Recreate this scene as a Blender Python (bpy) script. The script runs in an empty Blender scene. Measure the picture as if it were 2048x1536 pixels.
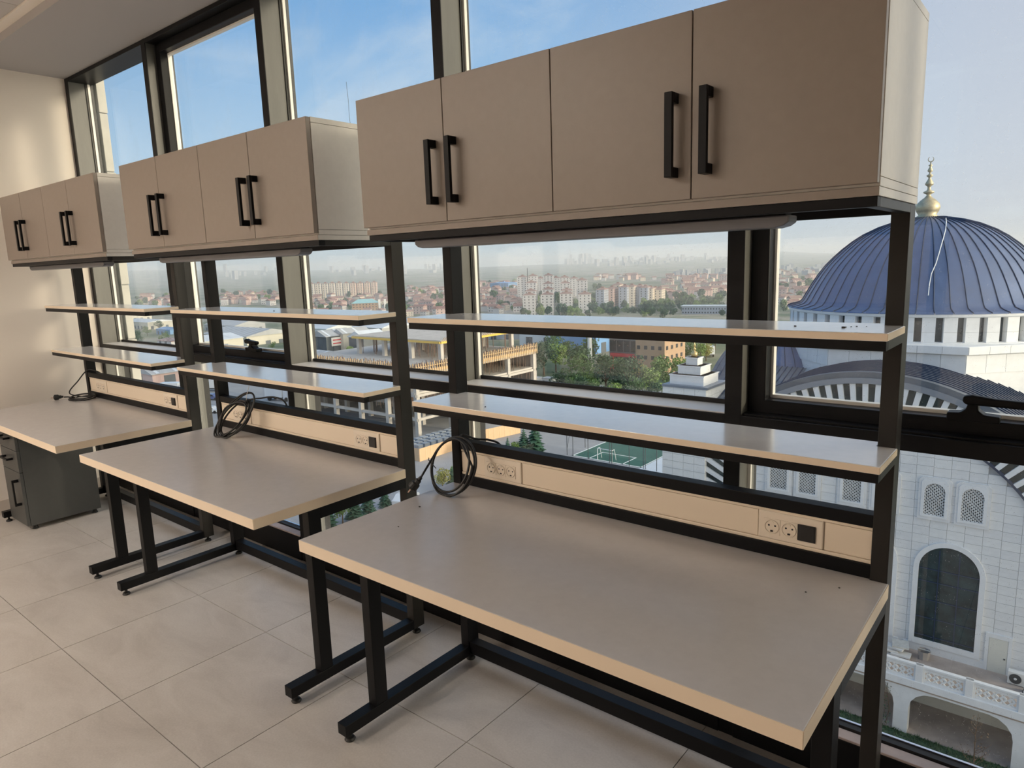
import bpy, bmesh, math, random
from mathutils import Vector, Matrix, noise
random.seed(7)
SC = bpy.context.scene
COL = SC.collection
PI = math.pi

# ------------------------------------------------------------------ camera
CAM = Vector((1.8255, -1.1582, 1.5741))
YAW, PITCH, ROLL, FPX = 0.6858, -0.1712, -0.0333, 1389.5
_f = Vector((-math.sin(YAW)*math.cos(PITCH), math.cos(YAW)*math.cos(PITCH), math.sin(PITCH)))
_r0 = Vector((math.cos(YAW), math.sin(YAW), 0)); _u0 = _r0.cross(_f)
_r = _r0*math.cos(ROLL) + _u0*math.sin(ROLL); _u = _u0*math.cos(ROLL) - _r0*math.sin(ROLL)
cd = bpy.data.cameras.new('camera'); cam = bpy.data.objects.new('camera', cd); COL.objects.link(cam)
cd.sensor_width = 36; cd.lens = 36*FPX/2048; cd.clip_start = .05; cd.clip_end = 30000
cam.matrix_world = Matrix(((_r.x, _u.x, -_f.x, CAM.x), (_r.y, _u.y, -_f.y, CAM.y), (_r.z, _u.z, -_f.z, CAM.z), (0, 0, 0, 1)))
SC.camera = cam

# ------------------------------------------------------------------ view
vs = SC.view_settings
vs.view_transform = 'Standard'; vs.look = 'None'; vs.gamma = 1; vs.exposure = 0.0; vs.use_curve_mapping = False
SC.display_settings.display_device = 'sRGB'

# ------------------------------------------------------------------ sky
SUN_AZ, SUN_EL = math.radians(11.5), math.radians(8)      # azimuth from +x towards +y
SUN = Vector((math.cos(SUN_EL)*math.cos(SUN_AZ), math.cos(SUN_EL)*math.sin(SUN_AZ), math.sin(SUN_EL)))
def N(nt, typ, **kw):
    n = nt.nodes.new(typ)
    for k, v in kw.items():
        if k.startswith('i_'): n.inputs[k[2:].replace('_', ' ')].default_value = v
        else: setattr(n, k, v)
    return n
def ramp(nt, stops, interp='LINEAR'):
    n = nt.nodes.new('ShaderNodeValToRGB'); cr = n.color_ramp; cr.interpolation = interp
    while len(cr.elements) < len(stops): cr.elements.new(.5)
    for e, (p, c) in zip(cr.elements, stops):
        e.position = p; e.color = tuple(c) + (1,) if len(c) == 3 else c
    return n
def sky():
    w = bpy.data.worlds.new('sky'); SC.world = w; w.use_nodes = True
    nt = w.node_tree; nt.nodes.clear(); L = nt.links.new
    tc = N(nt, 'ShaderNodeTexCoord'); sep = N(nt, 'ShaderNodeSeparateXYZ'); L(tc.outputs['Generated'], sep.inputs[0])
    base = ramp(nt, [(0, (.34, .36, .38)), (.49, (.46, .53, .58)), (.505, (.50, .60, .67)), (.56, (.46, .63, .79)), (.66, (.22, .42, .70)), (.80, (.13, .33, .63)), (1, (.15, .32, .62))])
    mr = N(nt, 'ShaderNodeMapRange', i_From_Min=-1, i_From_Max=1); L(sep.outputs['Z'], mr.inputs[0]); L(mr.outputs[0], base.inputs[0])
    # sky grows paler and warmer towards the low sun
    dot = N(nt, 'ShaderNodeVectorMath', operation='DOT_PRODUCT'); L(tc.outputs['Generated'], dot.inputs[0]); dot.inputs[1].default_value = SUN
    g = ramp(nt, [(0, (0, 0, 0)), (.28, (0, 0, 0)), (.60, (.80, .80, .80)), (.8, (.92, .92, .92)), (1, (1, 1, 1))], 'EASE')
    mr2 = N(nt, 'ShaderNodeMapRange', i_From_Min=-1, i_From_Max=1); L(dot.outputs['Value'], mr2.inputs[0]); L(mr2.outputs[0], g.inputs[0])
    warm = ramp(nt, [(0, (.58, .60, .66)), (.65, (.62, .61, .66)), (.78, (.92, .90, .88)), (.9, (2.1, 1.9, 1.6)), (1, (4.5, 3.8, 2.8))]); L(mr2.outputs[0], warm.inputs[0])
    m1 = N(nt, 'ShaderNodeMixRGB'); L(g.outputs[0], m1.inputs[0]); L(base.outputs[0], m1.inputs[1]); L(warm.outputs[0], m1.inputs[2])
    # thin clouds
    div = N(nt, 'ShaderNodeMath', operation='ADD'); L(sep.outputs['Z'], div.inputs[0]); div.inputs[1].default_value = .18
    dv = N(nt, 'ShaderNodeVectorMath', operation='DIVIDE'); L(tc.outputs['Generated'], dv.inputs[0])
    cmb = N(nt, 'ShaderNodeCombineXYZ'); 
    for i in range(3): L(div.outputs[0], cmb.inputs[i])
    L(cmb.outputs[0], dv.inputs[1])
    mp = N(nt, 'ShaderNodeMapping'); mp.inputs['Scale'].default_value = (.7, 1.1, .25); mp.inputs['Location'].default_value = (2.2, .35, 0); L(dv.outputs[0], mp.inputs[0])
    nz = N(nt, 'ShaderNodeTexNoise'); nz.inputs['Scale'].default_value = 1.5; nz.inputs['Detail'].default_value = 7; nz.inputs['Roughness'].default_value = .55; nz.inputs['Distortion'].default_value = .5
    L(mp.outputs[0], nz.inputs['Vector'])
    cr = ramp(nt, [(.53, (0, 0, 0)), (.78, (.6, .6, .6))], 'EASE'); L(nz.outputs[0], cr.inputs[0])
    m2 = N(nt, 'ShaderNodeMixRGB'); L(cr.outputs[0], m2.inputs[0]); L(m1.outputs[0], m2.inputs[1]); m2.inputs[2].default_value = (.68, .73, .78, 1)
    bg = N(nt, 'ShaderNodeBackground'); L(m2.outputs[0], bg.inputs[0]); bg.inputs[1].default_value = 1.15
    out = N(nt, 'ShaderNodeOutputWorld'); L(bg.outputs[0], out.inputs[0])
sky()
sd = bpy.data.lights.new('sun', 'SUN'); sd.energy = 2.7; sd.color = (1, .82, .60); sd.angle = math.radians(6)
so = bpy.data.objects.new('sun', sd); COL.objects.link(so); so.rotation_euler = SUN.to_track_quat('Z', 'Y').to_euler(); so.location = (60, 15, 40)

# ------------------------------------------------------------------ materials
def mat(name, col, rough=.5, metal=0, var=0, scale=8, bump=0, bscale=60, spec=.5, stretch=None, coat=0, col2=None, coat_rough=.03):
    m = bpy.data.materials.new(name); m.use_nodes = True; nt = m.node_tree; L = nt.links.new
    b = nt.nodes['Principled BSDF']; b.inputs['Base Color'].default_value = (*col, 1); b.inputs['Roughness'].default_value = rough
    b.inputs['Metallic'].default_value = metal; b.inputs['Specular IOR Level'].default_value = spec; b.inputs['Coat Weight'].default_value = coat; b.inputs['Coat Roughness'].default_value = coat_rough
    if var or bump:
        tc = N(nt, 'ShaderNodeTexCoord'); mp = N(nt, 'ShaderNodeMapping'); L(tc.outputs['Object'], mp.inputs[0])
        if stretch: mp.inputs['Scale'].default_value = stretch
    if var:
        nz = N(nt, 'ShaderNodeTexNoise'); nz.inputs['Scale'].default_value = scale; nz.inputs['Detail'].default_value = 6; nz.inputs['Roughness'].default_value = .6; L(mp.outputs[0], nz.inputs['Vector'])
        c2 = col2 or tuple(min(1, c*(1+var)) for c in col); c1 = col if col2 else tuple(c*(1-var) for c in col)
        rp = ramp(nt, [(.3, c1), (.7, c2)]); L(nz.outputs[0], rp.inputs[0]); L(rp.outputs[0], b.inputs['Base Color'])
    if bump:
        n2 = N(nt, 'ShaderNodeTexNoise'); n2.inputs['Scale'].default_value = bscale; n2.inputs['Detail'].default_value = 4; L(mp.outputs[0], n2.inputs['Vector'])
        bp = N(nt, 'ShaderNodeBump'); bp.inputs['Strength'].default_value = bump; bp.inputs['Distance'].default_value = .01; L(n2.outputs[0], bp.inputs['Height']); L(bp.outputs[0], b.inputs['Normal'])
    return m
MT = {}
def mk(k, *a, **kw): MT[k] = mat(k, *a, **kw)
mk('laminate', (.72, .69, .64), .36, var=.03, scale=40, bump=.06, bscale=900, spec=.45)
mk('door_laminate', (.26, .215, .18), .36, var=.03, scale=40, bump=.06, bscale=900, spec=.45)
mk('edge_band', (.80, .66, .50), .4)
mk('laminate_top', (.58, .555, .545), .26, var=.03, scale=30, spec=.7)
mk('shelf_top', (.80, .78, .765), .22, var=.03, scale=30, spec=.8, coat=.8, coat_rough=.19)
mk('black_steel', (.006, .006, .007), .42, bump=.06, bscale=1200, spec=.15)
mk('lit_steel', (.022, .020, .018), .4, bump=.06, bscale=900, spec=.25)  # black steel again, colour lightened on right-hand posts and brackets to suggest side light
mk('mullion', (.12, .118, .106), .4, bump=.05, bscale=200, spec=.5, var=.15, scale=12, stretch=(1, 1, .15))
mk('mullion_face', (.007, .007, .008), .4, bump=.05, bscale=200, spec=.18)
mk('ledge', (.72, .70, .68), .35)
mk('bead', (.86, .84, .78), .35)
mk('gasket', (.012, .012, .013), .6)
mk('aluminium', (.72, .74, .78), .28, metal=1)
mk('sill', (.46, .38, .36), .6, var=.15, scale=14)
mk('wall_paint', (.85, .78, .70), .85, bump=.03, bscale=260)
mk('white_paint', (.80, .78, .76), .8, bump=.02, bscale=200)
mk('ceiling_paint', (.42, .40, .395), .85, bump=.02, bscale=200)
mk('ceiling_tile', (.55, .52, .50), .9, bump=.1, bscale=400)
mk('baseboard', (.62, .55, .48), .5)
mk('grout', (.10, .085, .075), .9)
mk('trunking', (.86, .73, .57), .38)
mk('socket', (.85, .74, .60), .3)
mk('socket_dark', (.015, .013, .012), .4)
mk('rubber', (.012, .012, .012), .55)
mk('cable', (.010, .010, .010), .38)
mk('copper', (.55, .38, .3), .35, metal=1)
mk('led_cover', (.11, .11, .125), .3)
mk('tie_white', (.7, .7, .7), .4)
mk('grey_laminate', (.055, .057, .056), .42, var=.04, scale=30, bump=.04, bscale=500)
mk('crumb', (.03, .025, .02), .8)
# outdoors
mk('pilaster_stone', (.50, .49, .45), .8, var=.08, scale=6, bump=.1, bscale=30)
mk('stone', (.735, .75, .755), .75, var=.05, scale=2.2, bump=.04, bscale=8, stretch=(1, 1, 3))
mk('stone_b', (.71, .725, .735), .75, var=.06, scale=2.6, bump=.04, bscale=8, stretch=(1, 1, 3))
mk('stone_c', (.75, .765, .765), .75, var=.05, scale=2.0, bump=.04, bscale=8, stretch=(1, 1, 3))
mk('stone_joint', (.42, .43, .44), .9)
mk('white_stone', (.74, .76, .775), .6, var=.05, scale=2)
mk('lead', (.095, .14, .26), .42, metal=.2, var=.12, scale=1.2, bump=.03, bscale=6)
mk('lead_seam', (.03, .05, .10), .5, metal=.3)
mk('lead_roof', (.13, .15, .18), .5, metal=.3, var=.2, scale=.9, bump=.05, bscale=5)
mk('lead_light', (.25, .28, .33), .45, metal=.4)
mk('dark_glass', (.02, .035, .045), .12, spec=.8, var=.5, scale=.8)
mk('arch_glass', (.02, .04, .045), .25, spec=.5, var=.6, scale=1.1)
mk('gold', (.62, .46, .2), .35, metal=.85, var=.2, scale=5)
mk('old_gold', (.46, .40, .27), .45, metal=.6, var=.2, scale=3)
mk('paving', (.40, .34, .30), .85, var=.2, scale=.8)
mk('courtyard', (.36, .35, .34), .85, var=.15, scale=.35)
mk('door_cream', (.66, .66, .60), .6)
mk('plastic_white', (.75, .75, .73), .5)
mk('grille', (.05, .055, .06), .5)
mk('debris', (.55, .55, .52), .8, var=.2, scale=6)
mk('asphalt', (.34, .345, .355), .9, var=.10, scale=.25)
mk('concrete', (.50, .47, .43), .85, var=.12, scale=.6)
mk('concrete_dark', (.36, .33, .31), .9, var=.2, scale=.5)
mk('formwork', (.58, .41, .23), .75, var=.15, scale=2)
mk('rebar', (.22, .15, .12), .8)
mk('yellow_beam', (.75, .50, .10), .7)
mk('hoarding', (.66, .45, .27), .75, var=.08, scale=1.5, stretch=(3, 3, .2))
mk('block', (.34, .38, .43), .9, var=.25, scale=1.5)
mk('turf', (.05, .14, .11), .9, var=.15, scale=.4)
mk('line_white', (.75, .8, .78), .8)
mk('white_metal', (.8, .82, .82), .5)
mk('pole_dark', (.06, .07, .08), .6)
mk('trunk', (.12, .08, .05), .9)
mk('leaf', (.085, .165, .05), .7, var=.35, scale=.5)
mk('leaf_light', (.17, .27, .07), .7, var=.35, scale=.5)
mk('leaf_dark', (.05, .105, .055), .75, var=.35, scale=.5)
mk('leaf_yellow', (.30, .30, .07), .7, var=.3, scale=.6)
mk('conifer', (.05, .12, .075), .75, var=.35, scale=1)
mk('grass', (.05, .10, .045), .9, var=.3, scale=1.2)
mk('car_white', (.8, .82, .84), .25, coat=.5)
mk('car_blue', (.10, .13, .3), .3, coat=.5)
mk('car_glass', (.02, .025, .03), .1, spec=.8)
mk('tyre', (.02, .02, .02), .8)
mk('sheet_grey', (.42, .44, .46), .6, var=.12, scale=.15)
mk('sheet_blue', (.16, .34, .62), .6, var=.08, scale=.2)
mk('sheet_white', (.66, .71, .76), .5, var=.06, scale=.15)
mk('sheet_cream', (.60, .58, .50), .7, var=.06, scale=.2)
mk('sheet_dark', (.10, .12, .14), .6, var=.15, scale=.3)
mk('sheet_teal', (.30, .55, .58), .6)
mk('brick_tan', (.44, .30, .20), .85, var=.08, scale=.4)
mk('red_paint', (.60, .05, .07), .6)
mk('sign_white', (.8, .78, .76), .6)
mk('far_window', (.05, .055, .065), .3)
mk('apt_pink', (.62, .45, .41), .85, var=.06, scale=.1)
mk('apt_cream', (.68, .60, .50), .85, var=.05, scale=.1)
mk('apt_white', (.62, .60, .60), .85, var=.05, scale=.1)
mk('apt_blue', (.40, .44, .52), .85)
mk('roof_red', (.30, .165, .135), .85, var=.15, scale=.4)
mk('roof_brown', (.30, .19, .16), .85, var=.15, scale=.4)
mk('far_tower', (.34, .36, .40), .9)

def ground_mat():
    m = mat('ground', (.3, .3, .3), .95); nt = m.node_tree; L = nt.links.new; b = nt.nodes['Principled BSDF']
    tc = N(nt, 'ShaderNodeTexCoord'); nz = N(nt, 'ShaderNodeTexNoise'); nz.inputs['Scale'].default_value = .012; nz.inputs['Detail'].default_value = 8; nz.inputs['Roughness'].default_value = .65
    L(tc.outputs['Object'], nz.inputs['Vector'])
    rp = ramp(nt, [(.30, (.06, .10, .05)), (.45, (.14, .17, .09)), (.55, (.28, .26, .20)), (.70, (.36, .33, .29))]); L(nz.outputs[0], rp.inputs[0]); L(rp.outputs[0], b.inputs['Base Color'])
    return m
MT['ground'] = ground_mat()
def floor_mat(name, k):
    m = mat(name, (.5, .44, .39), .42, spec=.5); nt = m.node_tree; L = nt.links.new; b = nt.nodes['Principled BSDF']
    tc = N(nt, 'ShaderNodeTexCoord'); geo = N(nt, 'ShaderNodeNewGeometry')
    mp = N(nt, 'ShaderNodeMapping'); mp.inputs['Scale'].default_value = (1, 2.2, 1); mp.inputs['Location'].default_value = (k*3.1, k*1.7, 0); mp.inputs['Rotation'].default_value = (0, 0, .5); L(geo.outputs['Position'], mp.inputs[0])
    nz = N(nt, 'ShaderNodeTexNoise'); nz.inputs['Scale'].default_value = 2.6; nz.inputs['Detail'].default_value = 9; nz.inputs['Roughness'].default_value = .68; nz.inputs['Distortion'].default_value = .6; L(mp.outputs[0], nz.inputs['Vector'])
    rp = ramp(nt, [(.25, (.41, .375, .345)), (.5, (.50, .465, .43)), (.75, (.57, .535, .50))]); L(nz.outputs[0], rp.inputs[0])
    n2 = N(nt, 'ShaderNodeTexNoise'); n2.inputs['Scale'].default_value = 140; n2.inputs['Detail'].default_value = 2; L(geo.outputs['Position'], n2.inputs['Vector'])
    mx = N(nt, 'ShaderNodeMixRGB', blend_type='OVERLAY'); mx.inputs[0].default_value = .12; L(rp.outputs[0], mx.inputs[1]); L(n2.outputs[0], mx.inputs[2]); L(mx.outputs[0], b.inputs['Base Color'])
    rr = N(nt, 'ShaderNodeMapRange', i_To_Min=.36, i_To_Max=.5); L(nz.outputs[0], rr.inputs[0]); L(rr.outputs[0], b.inputs['Roughness'])
    return m
for k in range(3): MT['floor_tile_%d' % k] = floor_mat('floor_tile_%d' % k, k)
def glass_mat(name, dirt):
    m = bpy.data.materials.new(name); m.use_nodes = True; nt = m.node_tree; nt.nodes.clear(); L = nt.links.new
    tr = N(nt, 'ShaderNodeBsdfTransparent'); tr.inputs[0].default_value = (.93, .96, .97, 1)
    gl = N(nt, 'ShaderNodeBsdfGlossy'); gl.inputs['Roughness'].default_value = .01; gl.inputs['Color'].default_value = (1, 1, 1, 1)
    geo = N(nt, 'ShaderNodeNewGeometry'); dt = N(nt, 'ShaderNodeVectorMath', operation='DOT_PRODUCT'); L(geo.outputs['Incoming'], dt.inputs[0]); L(geo.outputs['Normal'], dt.inputs[1])
    ab = N(nt, 'ShaderNodeMath', operation='ABSOLUTE'); L(dt.outputs['Value'], ab.inputs[0])
    iv = N(nt, 'ShaderNodeMath', operation='SUBTRACT'); iv.inputs[0].default_value = 1; L(ab.outputs[0], iv.inputs[1])
    pw = N(nt, 'ShaderNodeMath', operation='POWER'); L(iv.outputs[0], pw.inputs[0]); pw.inputs[1].default_value = 5
    fr = N(nt, 'ShaderNodeMath', operation='MULTIPLY_ADD'); L(pw.outputs[0], fr.inputs[0]); fr.inputs[1].default_value = .5; fr.inputs[2].default_value = .03
    mx = N(nt, 'ShaderNodeMixShader'); L(fr.outputs[0], mx.inputs[0]); L(tr.outputs[0], mx.inputs[1]); L(gl.outputs[0], mx.inputs[2])
    # dust film and droplet marks
    df = N(nt, 'ShaderNodeBsdfTranslucent'); df.inputs[0].default_value = (.8, .8, .8, 1)
    tc = N(nt, 'ShaderNodeTexCoord')
    mp = N(nt, 'ShaderNodeMapping'); mp.inputs['Scale'].default_value = (1, 1, .55); L(tc.outputs['Object'], mp.inputs[0])
    n1 = N(nt, 'ShaderNodeTexNoise'); n1.inputs['Scale'].default_value = 4.5; n1.inputs['Detail'].default_value = 4; L(mp.outputs[0], n1.inputs['Vector'])
    r1 = ramp(nt, [(.52, (0, 0, 0)), (.8, (dirt, dirt, dirt))]); L(n1.outputs[0], r1.inputs[0])
    vo = N(nt, 'ShaderNodeTexVoronoi'); vo.inputs['Scale'].default_value = 210; L(tc.outputs['Object'], vo.inputs['Vector'])
    n3 = N(nt, 'ShaderNodeTexNoise'); n3.inputs['Scale'].default_value = 60; L(tc.outputs['Object'], n3.inputs['Vector'])
    thr = N(nt, 'ShaderNodeMath', operation='LESS_THAN'); L(vo.outputs['Distance'], thr.inputs[0]); thr.inputs[1].default_value = .16
    g3 = N(nt, 'ShaderNodeMath', operation='GREATER_THAN'); L(n3.outputs[0], g3.inputs[0]); g3.inputs[1].default_value = .60
    ml = N(nt, 'ShaderNodeMath', operation='MULTIPLY'); L(thr.outputs[0], ml.inputs[0]); L(g3.outputs[0], ml.inputs[1])
    m2 = N(nt, 'ShaderNodeMath', operation='MULTIPLY'); L(ml.outputs[0], m2.inputs[0]); m2.inputs[1].default_value = .30
    ad = N(nt, 'ShaderNodeMath', operation='ADD', use_clamp=True); L(r1.outputs[0], ad.inputs[0]); L(m2.outputs[0], ad.inputs[1])
    mx2 = N(nt, 'ShaderNodeMixShader'); L(ad.outputs[0], mx2.inputs[0]); L(mx.outputs[0], mx2.inputs[1]); L(df.outputs[0], mx2.inputs[2])
    out = N(nt, 'ShaderNodeOutputMaterial'); L(mx2.outputs[0], out.inputs[0])
    return m
MT['glass'] = glass_mat('window_glass', .07)
def emit_mat(name, col, s):
    m = bpy.data.materials.new(name); m.use_nodes = True; nt = m.node_tree; nt.nodes.clear()
    e = N(nt, 'ShaderNodeEmission'); e.inputs[0].default_value = (*col, 1); e.inputs[1].default_value = s
    o = N(nt, 'ShaderNodeOutputMaterial'); nt.links.new(e.outputs[0], o.inputs[0]); return m

# ------------------------------------------------------------------ mesh helpers
class MB:
    def __init__(s): s.v = []; s.f = []; s.m = []
    def add(s, vs, fs, mi=0):
        o = len(s.v); s.v += [tuple(p) for p in vs]
        s.f += [tuple(i+o for i in f) for f in fs]; s.m += [mi]*len(fs); return s
    def box(s, x0, x1, y0, y1, z0, z1, mi=0):
        return s.add([(x0,y0,z0),(x1,y0,z0),(x1,y1,z0),(x0,y1,z0),(x0,y0,z1),(x1,y0,z1),(x1,y1,z1),(x0,y1,z1)],
                     [(0,3,2,1),(4,5,6,7),(0,1,5,4),(1,2,6,5),(2,3,7,6),(3,0,4,7)], mi)
    def bar(s, a, b, w, h, mi=0, up=(0,0,1)):
        a = Vector(a); b = Vector(b); d = (b-a).normalized(); sd_ = d.cross(Vector(up))
        if sd_.length < 1e-5: sd_ = d.cross(Vector((1,0,0)))
        sd_.normalize(); u = sd_.cross(d); sd_ *= w/2; u *= h/2
        return s.add([a-sd_-u, a+sd_-u, a+sd_+u, a-sd_+u, b-sd_-u, b+sd_-u, b+sd_+u, b-sd_+u],
                     [(0,1,2,3),(7,6,5,4),(0,4,5,1),(1,5,6,2),(2,6,7,3),(3,7,4,0)], mi)
    def prism(s, poly, a0, a1, axis='y', mi=0):
        n = len(poly)
        def P(p, a): return {'y': (p[0], a, p[1]), 'z': (p[0], p[1], a), 'x': (a, p[0], p[1])}[axis]
        vs = [P(p, a0) for p in poly] + [P(p, a1) for p in poly]
        fs = [tuple(range(n))[::-1], tuple(range(n, 2*n))] + [(i, (i+1) % n, n+(i+1) % n, n+i) for i in range(n)]
        return s.add(vs, fs, mi)
    def ring(s, inner, outer, y0, y1, mi=0, closed=True):
        n = len(inner); vs = [(p[0], y0, p[1]) for p in inner] + [(p[0], y0, p[1]) for p in outer] + [(p[0], y1, p[1]) for p in inner] + [(p[0], y1, p[1]) for p in outer]
        fs = []
        for i in range(n if closed else n-1):
            j = (i+1) % n
            fs += [(i, j, n+j, n+i), (2*n+j, 2*n+i, 3*n+i, 3*n+j), (n+i, n+j, 3*n+j, 3*n+i), (j, i, 2*n+i, 2*n+j)]
        return s.add(vs, fs, mi)
    def tube(s, path, r, n=8, mi=0):
        path = [Vector(p) for p in path]; rs = r if isinstance(r, (list, tuple)) else [r]*len(path)
        rings = []; prev = None
        for i, p in enumerate(path):
            t = (path[min(i+1, len(path)-1)] - path[max(i-1, 0)]).normalized()
            if prev is None:
                u = t.cross(Vector((0,0,1)))
                if u.length < 1e-4: u = t.cross(Vector((1,0,0)))
            else: u = prev - t*prev.dot(t)
            u.normalize(); prev = u; w = t.cross(u)
            rings.append([p + (u*math.cos(2*PI*k/n) + w*math.sin(2*PI*k/n))*rs[i] for k in range(n)])
        vs = [q for rg in rings for q in rg]; fs = []
        for i in range(len(rings)-1):
            for k in range(n): fs.append((i*n+k, i*n+(k+1) % n, (i+1)*n+(k+1) % n, (i+1)*n+k))
        fs += [tuple(range(n))[::-1], tuple(range((len(rings)-1)*n, len(rings)*n))]
        return s.add(vs, fs, mi)
    def lathe(s, prof, cx=0, cy=0, n=24, mi=0, a0=0, a1=2*PI):
        full = abs(a1-a0-2*PI) < 1e-6; m = n if full else n+1
        vs = []
        for r, z in prof:
            for k in range(m):
                a = a0+(a1-a0)*k/n; vs.append((cx+r*math.cos(a), cy+r*math.sin(a), z))
        fs = []
        for i in range(len(prof)-1):
            for k in range(n):
                k2 = (k+1) % m if full else k+1
                fs.append((i*m+k, i*m+k2, (i+1)*m+k2, (i+1)*m+k))
        return s.add(vs, fs, mi)
    def mesh(s, name, mats):
        me = bpy.data.meshes.new(name); me.from_pydata(s.v, [], s.f)
        for k in mats: me.materials.append(MT[k] if isinstance(k, str) else k)
        if len(mats) > 1: me.polygons.foreach_set('material_index', s.m)
        me.update(); return me
    def build(s, name, mats, parent=None, smooth=False, bevel=0, kind=None, loc=None, seg=2):
        if isinstance(mats, str) or not isinstance(mats, (list, tuple)): mats = [mats]
        return put(name, s.mesh(name, mats), parent, smooth, bevel, kind, loc, seg)
def put(name, me, parent=None, smooth=False, bevel=0, kind=None, loc=None, seg=2):
    o = bpy.data.objects.new(name, me); COL.objects.link(o)
    if parent: o.parent = parent
    if loc: o.location = loc
    if smooth: me.polygons.foreach_set('use_smooth', [True]*len(me.polygons))
    if bevel:
        md = o.modifiers.new('bevel', 'BEVEL'); md.width = bevel; md.segments = seg; md.limit_method = 'ANGLE'
    if kind: o['kind'] = kind
    return o
def B(*a, mi=0): return MB().box(*a, mi=mi)
def tag(o, label, cat, group=None, kind=None):
    o['label'] = label; o['category'] = cat
    if group: o['group'] = group
    if kind: o['kind'] = kind
    return o
def thing(name, label, cat, loc=(0,0,0), rotz=0, group=None, kind=None):
    o = bpy.data.objects.new(name, None); COL.objects.link(o); o.location = loc; o.rotation_euler = (0, 0, rotz); o.empty_display_size = .1
    return tag(o, label, cat, group, kind)
def dup(root, loc, rotz=0, label=None, group=None, scale=None):
    r = root.copy(); COL.objects.link(r); r.location = loc; r.rotation_euler = (0, 0, rotz)
    if label: r['label'] = label
    if group: r['group'] = group
    if scale: r.scale = scale
    for ch in list(root.children):
        c = ch.copy(); COL.objects.link(c); c.parent = r
        for g in ch.children:
            d = g.copy(); COL.objects.link(d); d.parent = c
    return r
def arc(cx, cz, r, a0, a1, n): return [(cx+r*math.cos(a0+(a1-a0)*i/n), cz+r*math.sin(a0+(a1-a0)*i/n)) for i in range(n+1)]

# ================================================================== ROOM
XL, XR, YB, YW = -3.78, 4.65, -5.6, .885
TZ = 0.605
fl = B(XL-.1, XR+.1, YB-.1, 1.06, -.2, -.004).build('floor', 'grout'); tag(fl, 'beige stone-look square floor tiles with thin dark joints', 'floor', kind='structure')
full = {}
xs = [.352 + TZ*k for k in range(-8, 9)]; ys = [.338 + TZ*k for k in range(-11, 3)]
cnt = 0
for i in range(len(xs)-1):
    for j in range(len(ys)-1):
        x0, x1 = max(xs[i], XL), min(xs[i+1], XR); y0, y1 = max(ys[j], YB), min(ys[j+1], YW+.01)
        if x1-x0 < .02 or y1-y0 < .02: continue
        g = .0016; k = random.randrange(3); key = (round(x1-x0, 3), round(y1-y0, 3), k)
        if key not in full:
            full[key] = B(-(x1-x0)/2+g, (x1-x0)/2-g, -(y1-y0)/2+g, (y1-y0)/2-g, -.012, 0).mesh('tile', ['floor_tile_%d' % k])
        put('tile', full[key], fl, loc=((x0+x1)/2, (y0+y1)/2, 0))
w = B(XL-.2, XL, YB, 1.06, -.1, 3.2).build('wall_left', 'wall_paint'); tag(w, 'warm white painted side wall beyond the farthest workbench', 'wall', kind='structure')
o = B(XL, XL+.012, YB, YW, 0, .10).build('baseboard_left', 'baseboard', bevel=.003); tag(o, 'cream skirting board along the foot of the side wall', 'skirting', kind='structure')
w = B(XL-.2, XR+.2, YB-.2, YB, -.1, 3.2).build('wall_back', 'wall_paint'); tag(w, 'warm white wall behind the camera', 'wall', kind='structure')
w = B(XR, XR+.2, YB, 1.06, -.1, 3.2).build('wall_right', 'wall_paint'); tag(w, 'warm white wall at the near end of the room', 'wall', kind='structure')
ce = B(XL, XR, .354, 1.06, 2.94, 3.2).build('ceiling', 'ceiling_paint'); tag(ce, 'grey plastered ceiling bulkhead above the window wall with suspended tiles beside it', 'ceiling', kind='structure')
B(XL, XR, YB, .354, 3.06, 3.2).build('ceiling_slab', 'white_paint', ce)
B(XL, XR, .300, .354, 2.985, 3.06).build('ceiling_trim', 'wall_paint', ce)
cme = B(-.297, .297, -.297, .297, 0, .018).mesh('ceiling_tile', ['ceiling_tile'])
FILL_PANELS = [(-2.93, -2.4), (-1.13, -2.4), (-2.93, -4.2), (-1.13, -4.2)]
for i in range(14):
    for j in range(10):
        x, y = -3.53 + .6*i, 0.0 - .6*j
        if x < XL+.28 or x > XR-.28: continue
        if any(abs(x-a) < .3 and abs(y-b) < .3 for a, b in FILL_PANELS): continue
        put('ceiling_tile', cme, ce, loc=(x, y, 2.995))
FILL_E = emit_mat('fill_panel', (1, .89, .78), 44.0)  # unseen panels added behind the view as warm interior fill light
for k, (x, y) in enumerate(FILL_PANELS):
    xx = -3.53 + .6*round((x+3.53)/.6); yy = -.6*round(-y/.6)
    t = thing('fill_light_panel', 'square warm white fill panel added out of view in the suspended ceiling', 'fill light', (xx, yy, 2.985), 0, 'square added fill panels')
    MB().ring([(-.27,-.27),(.27,-.27),(.27,.27),(-.27,.27)], [(-.297,-.297),(.297,-.297),(.297,.297),(-.297,.297)], 0, .02).build('frame', 'white_paint', t).rotation_euler = (PI/2, 0, 0)
    B(-.27, .27, -.27, .27, .004, .012).build('diffuser', FILL_E, t)

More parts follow.
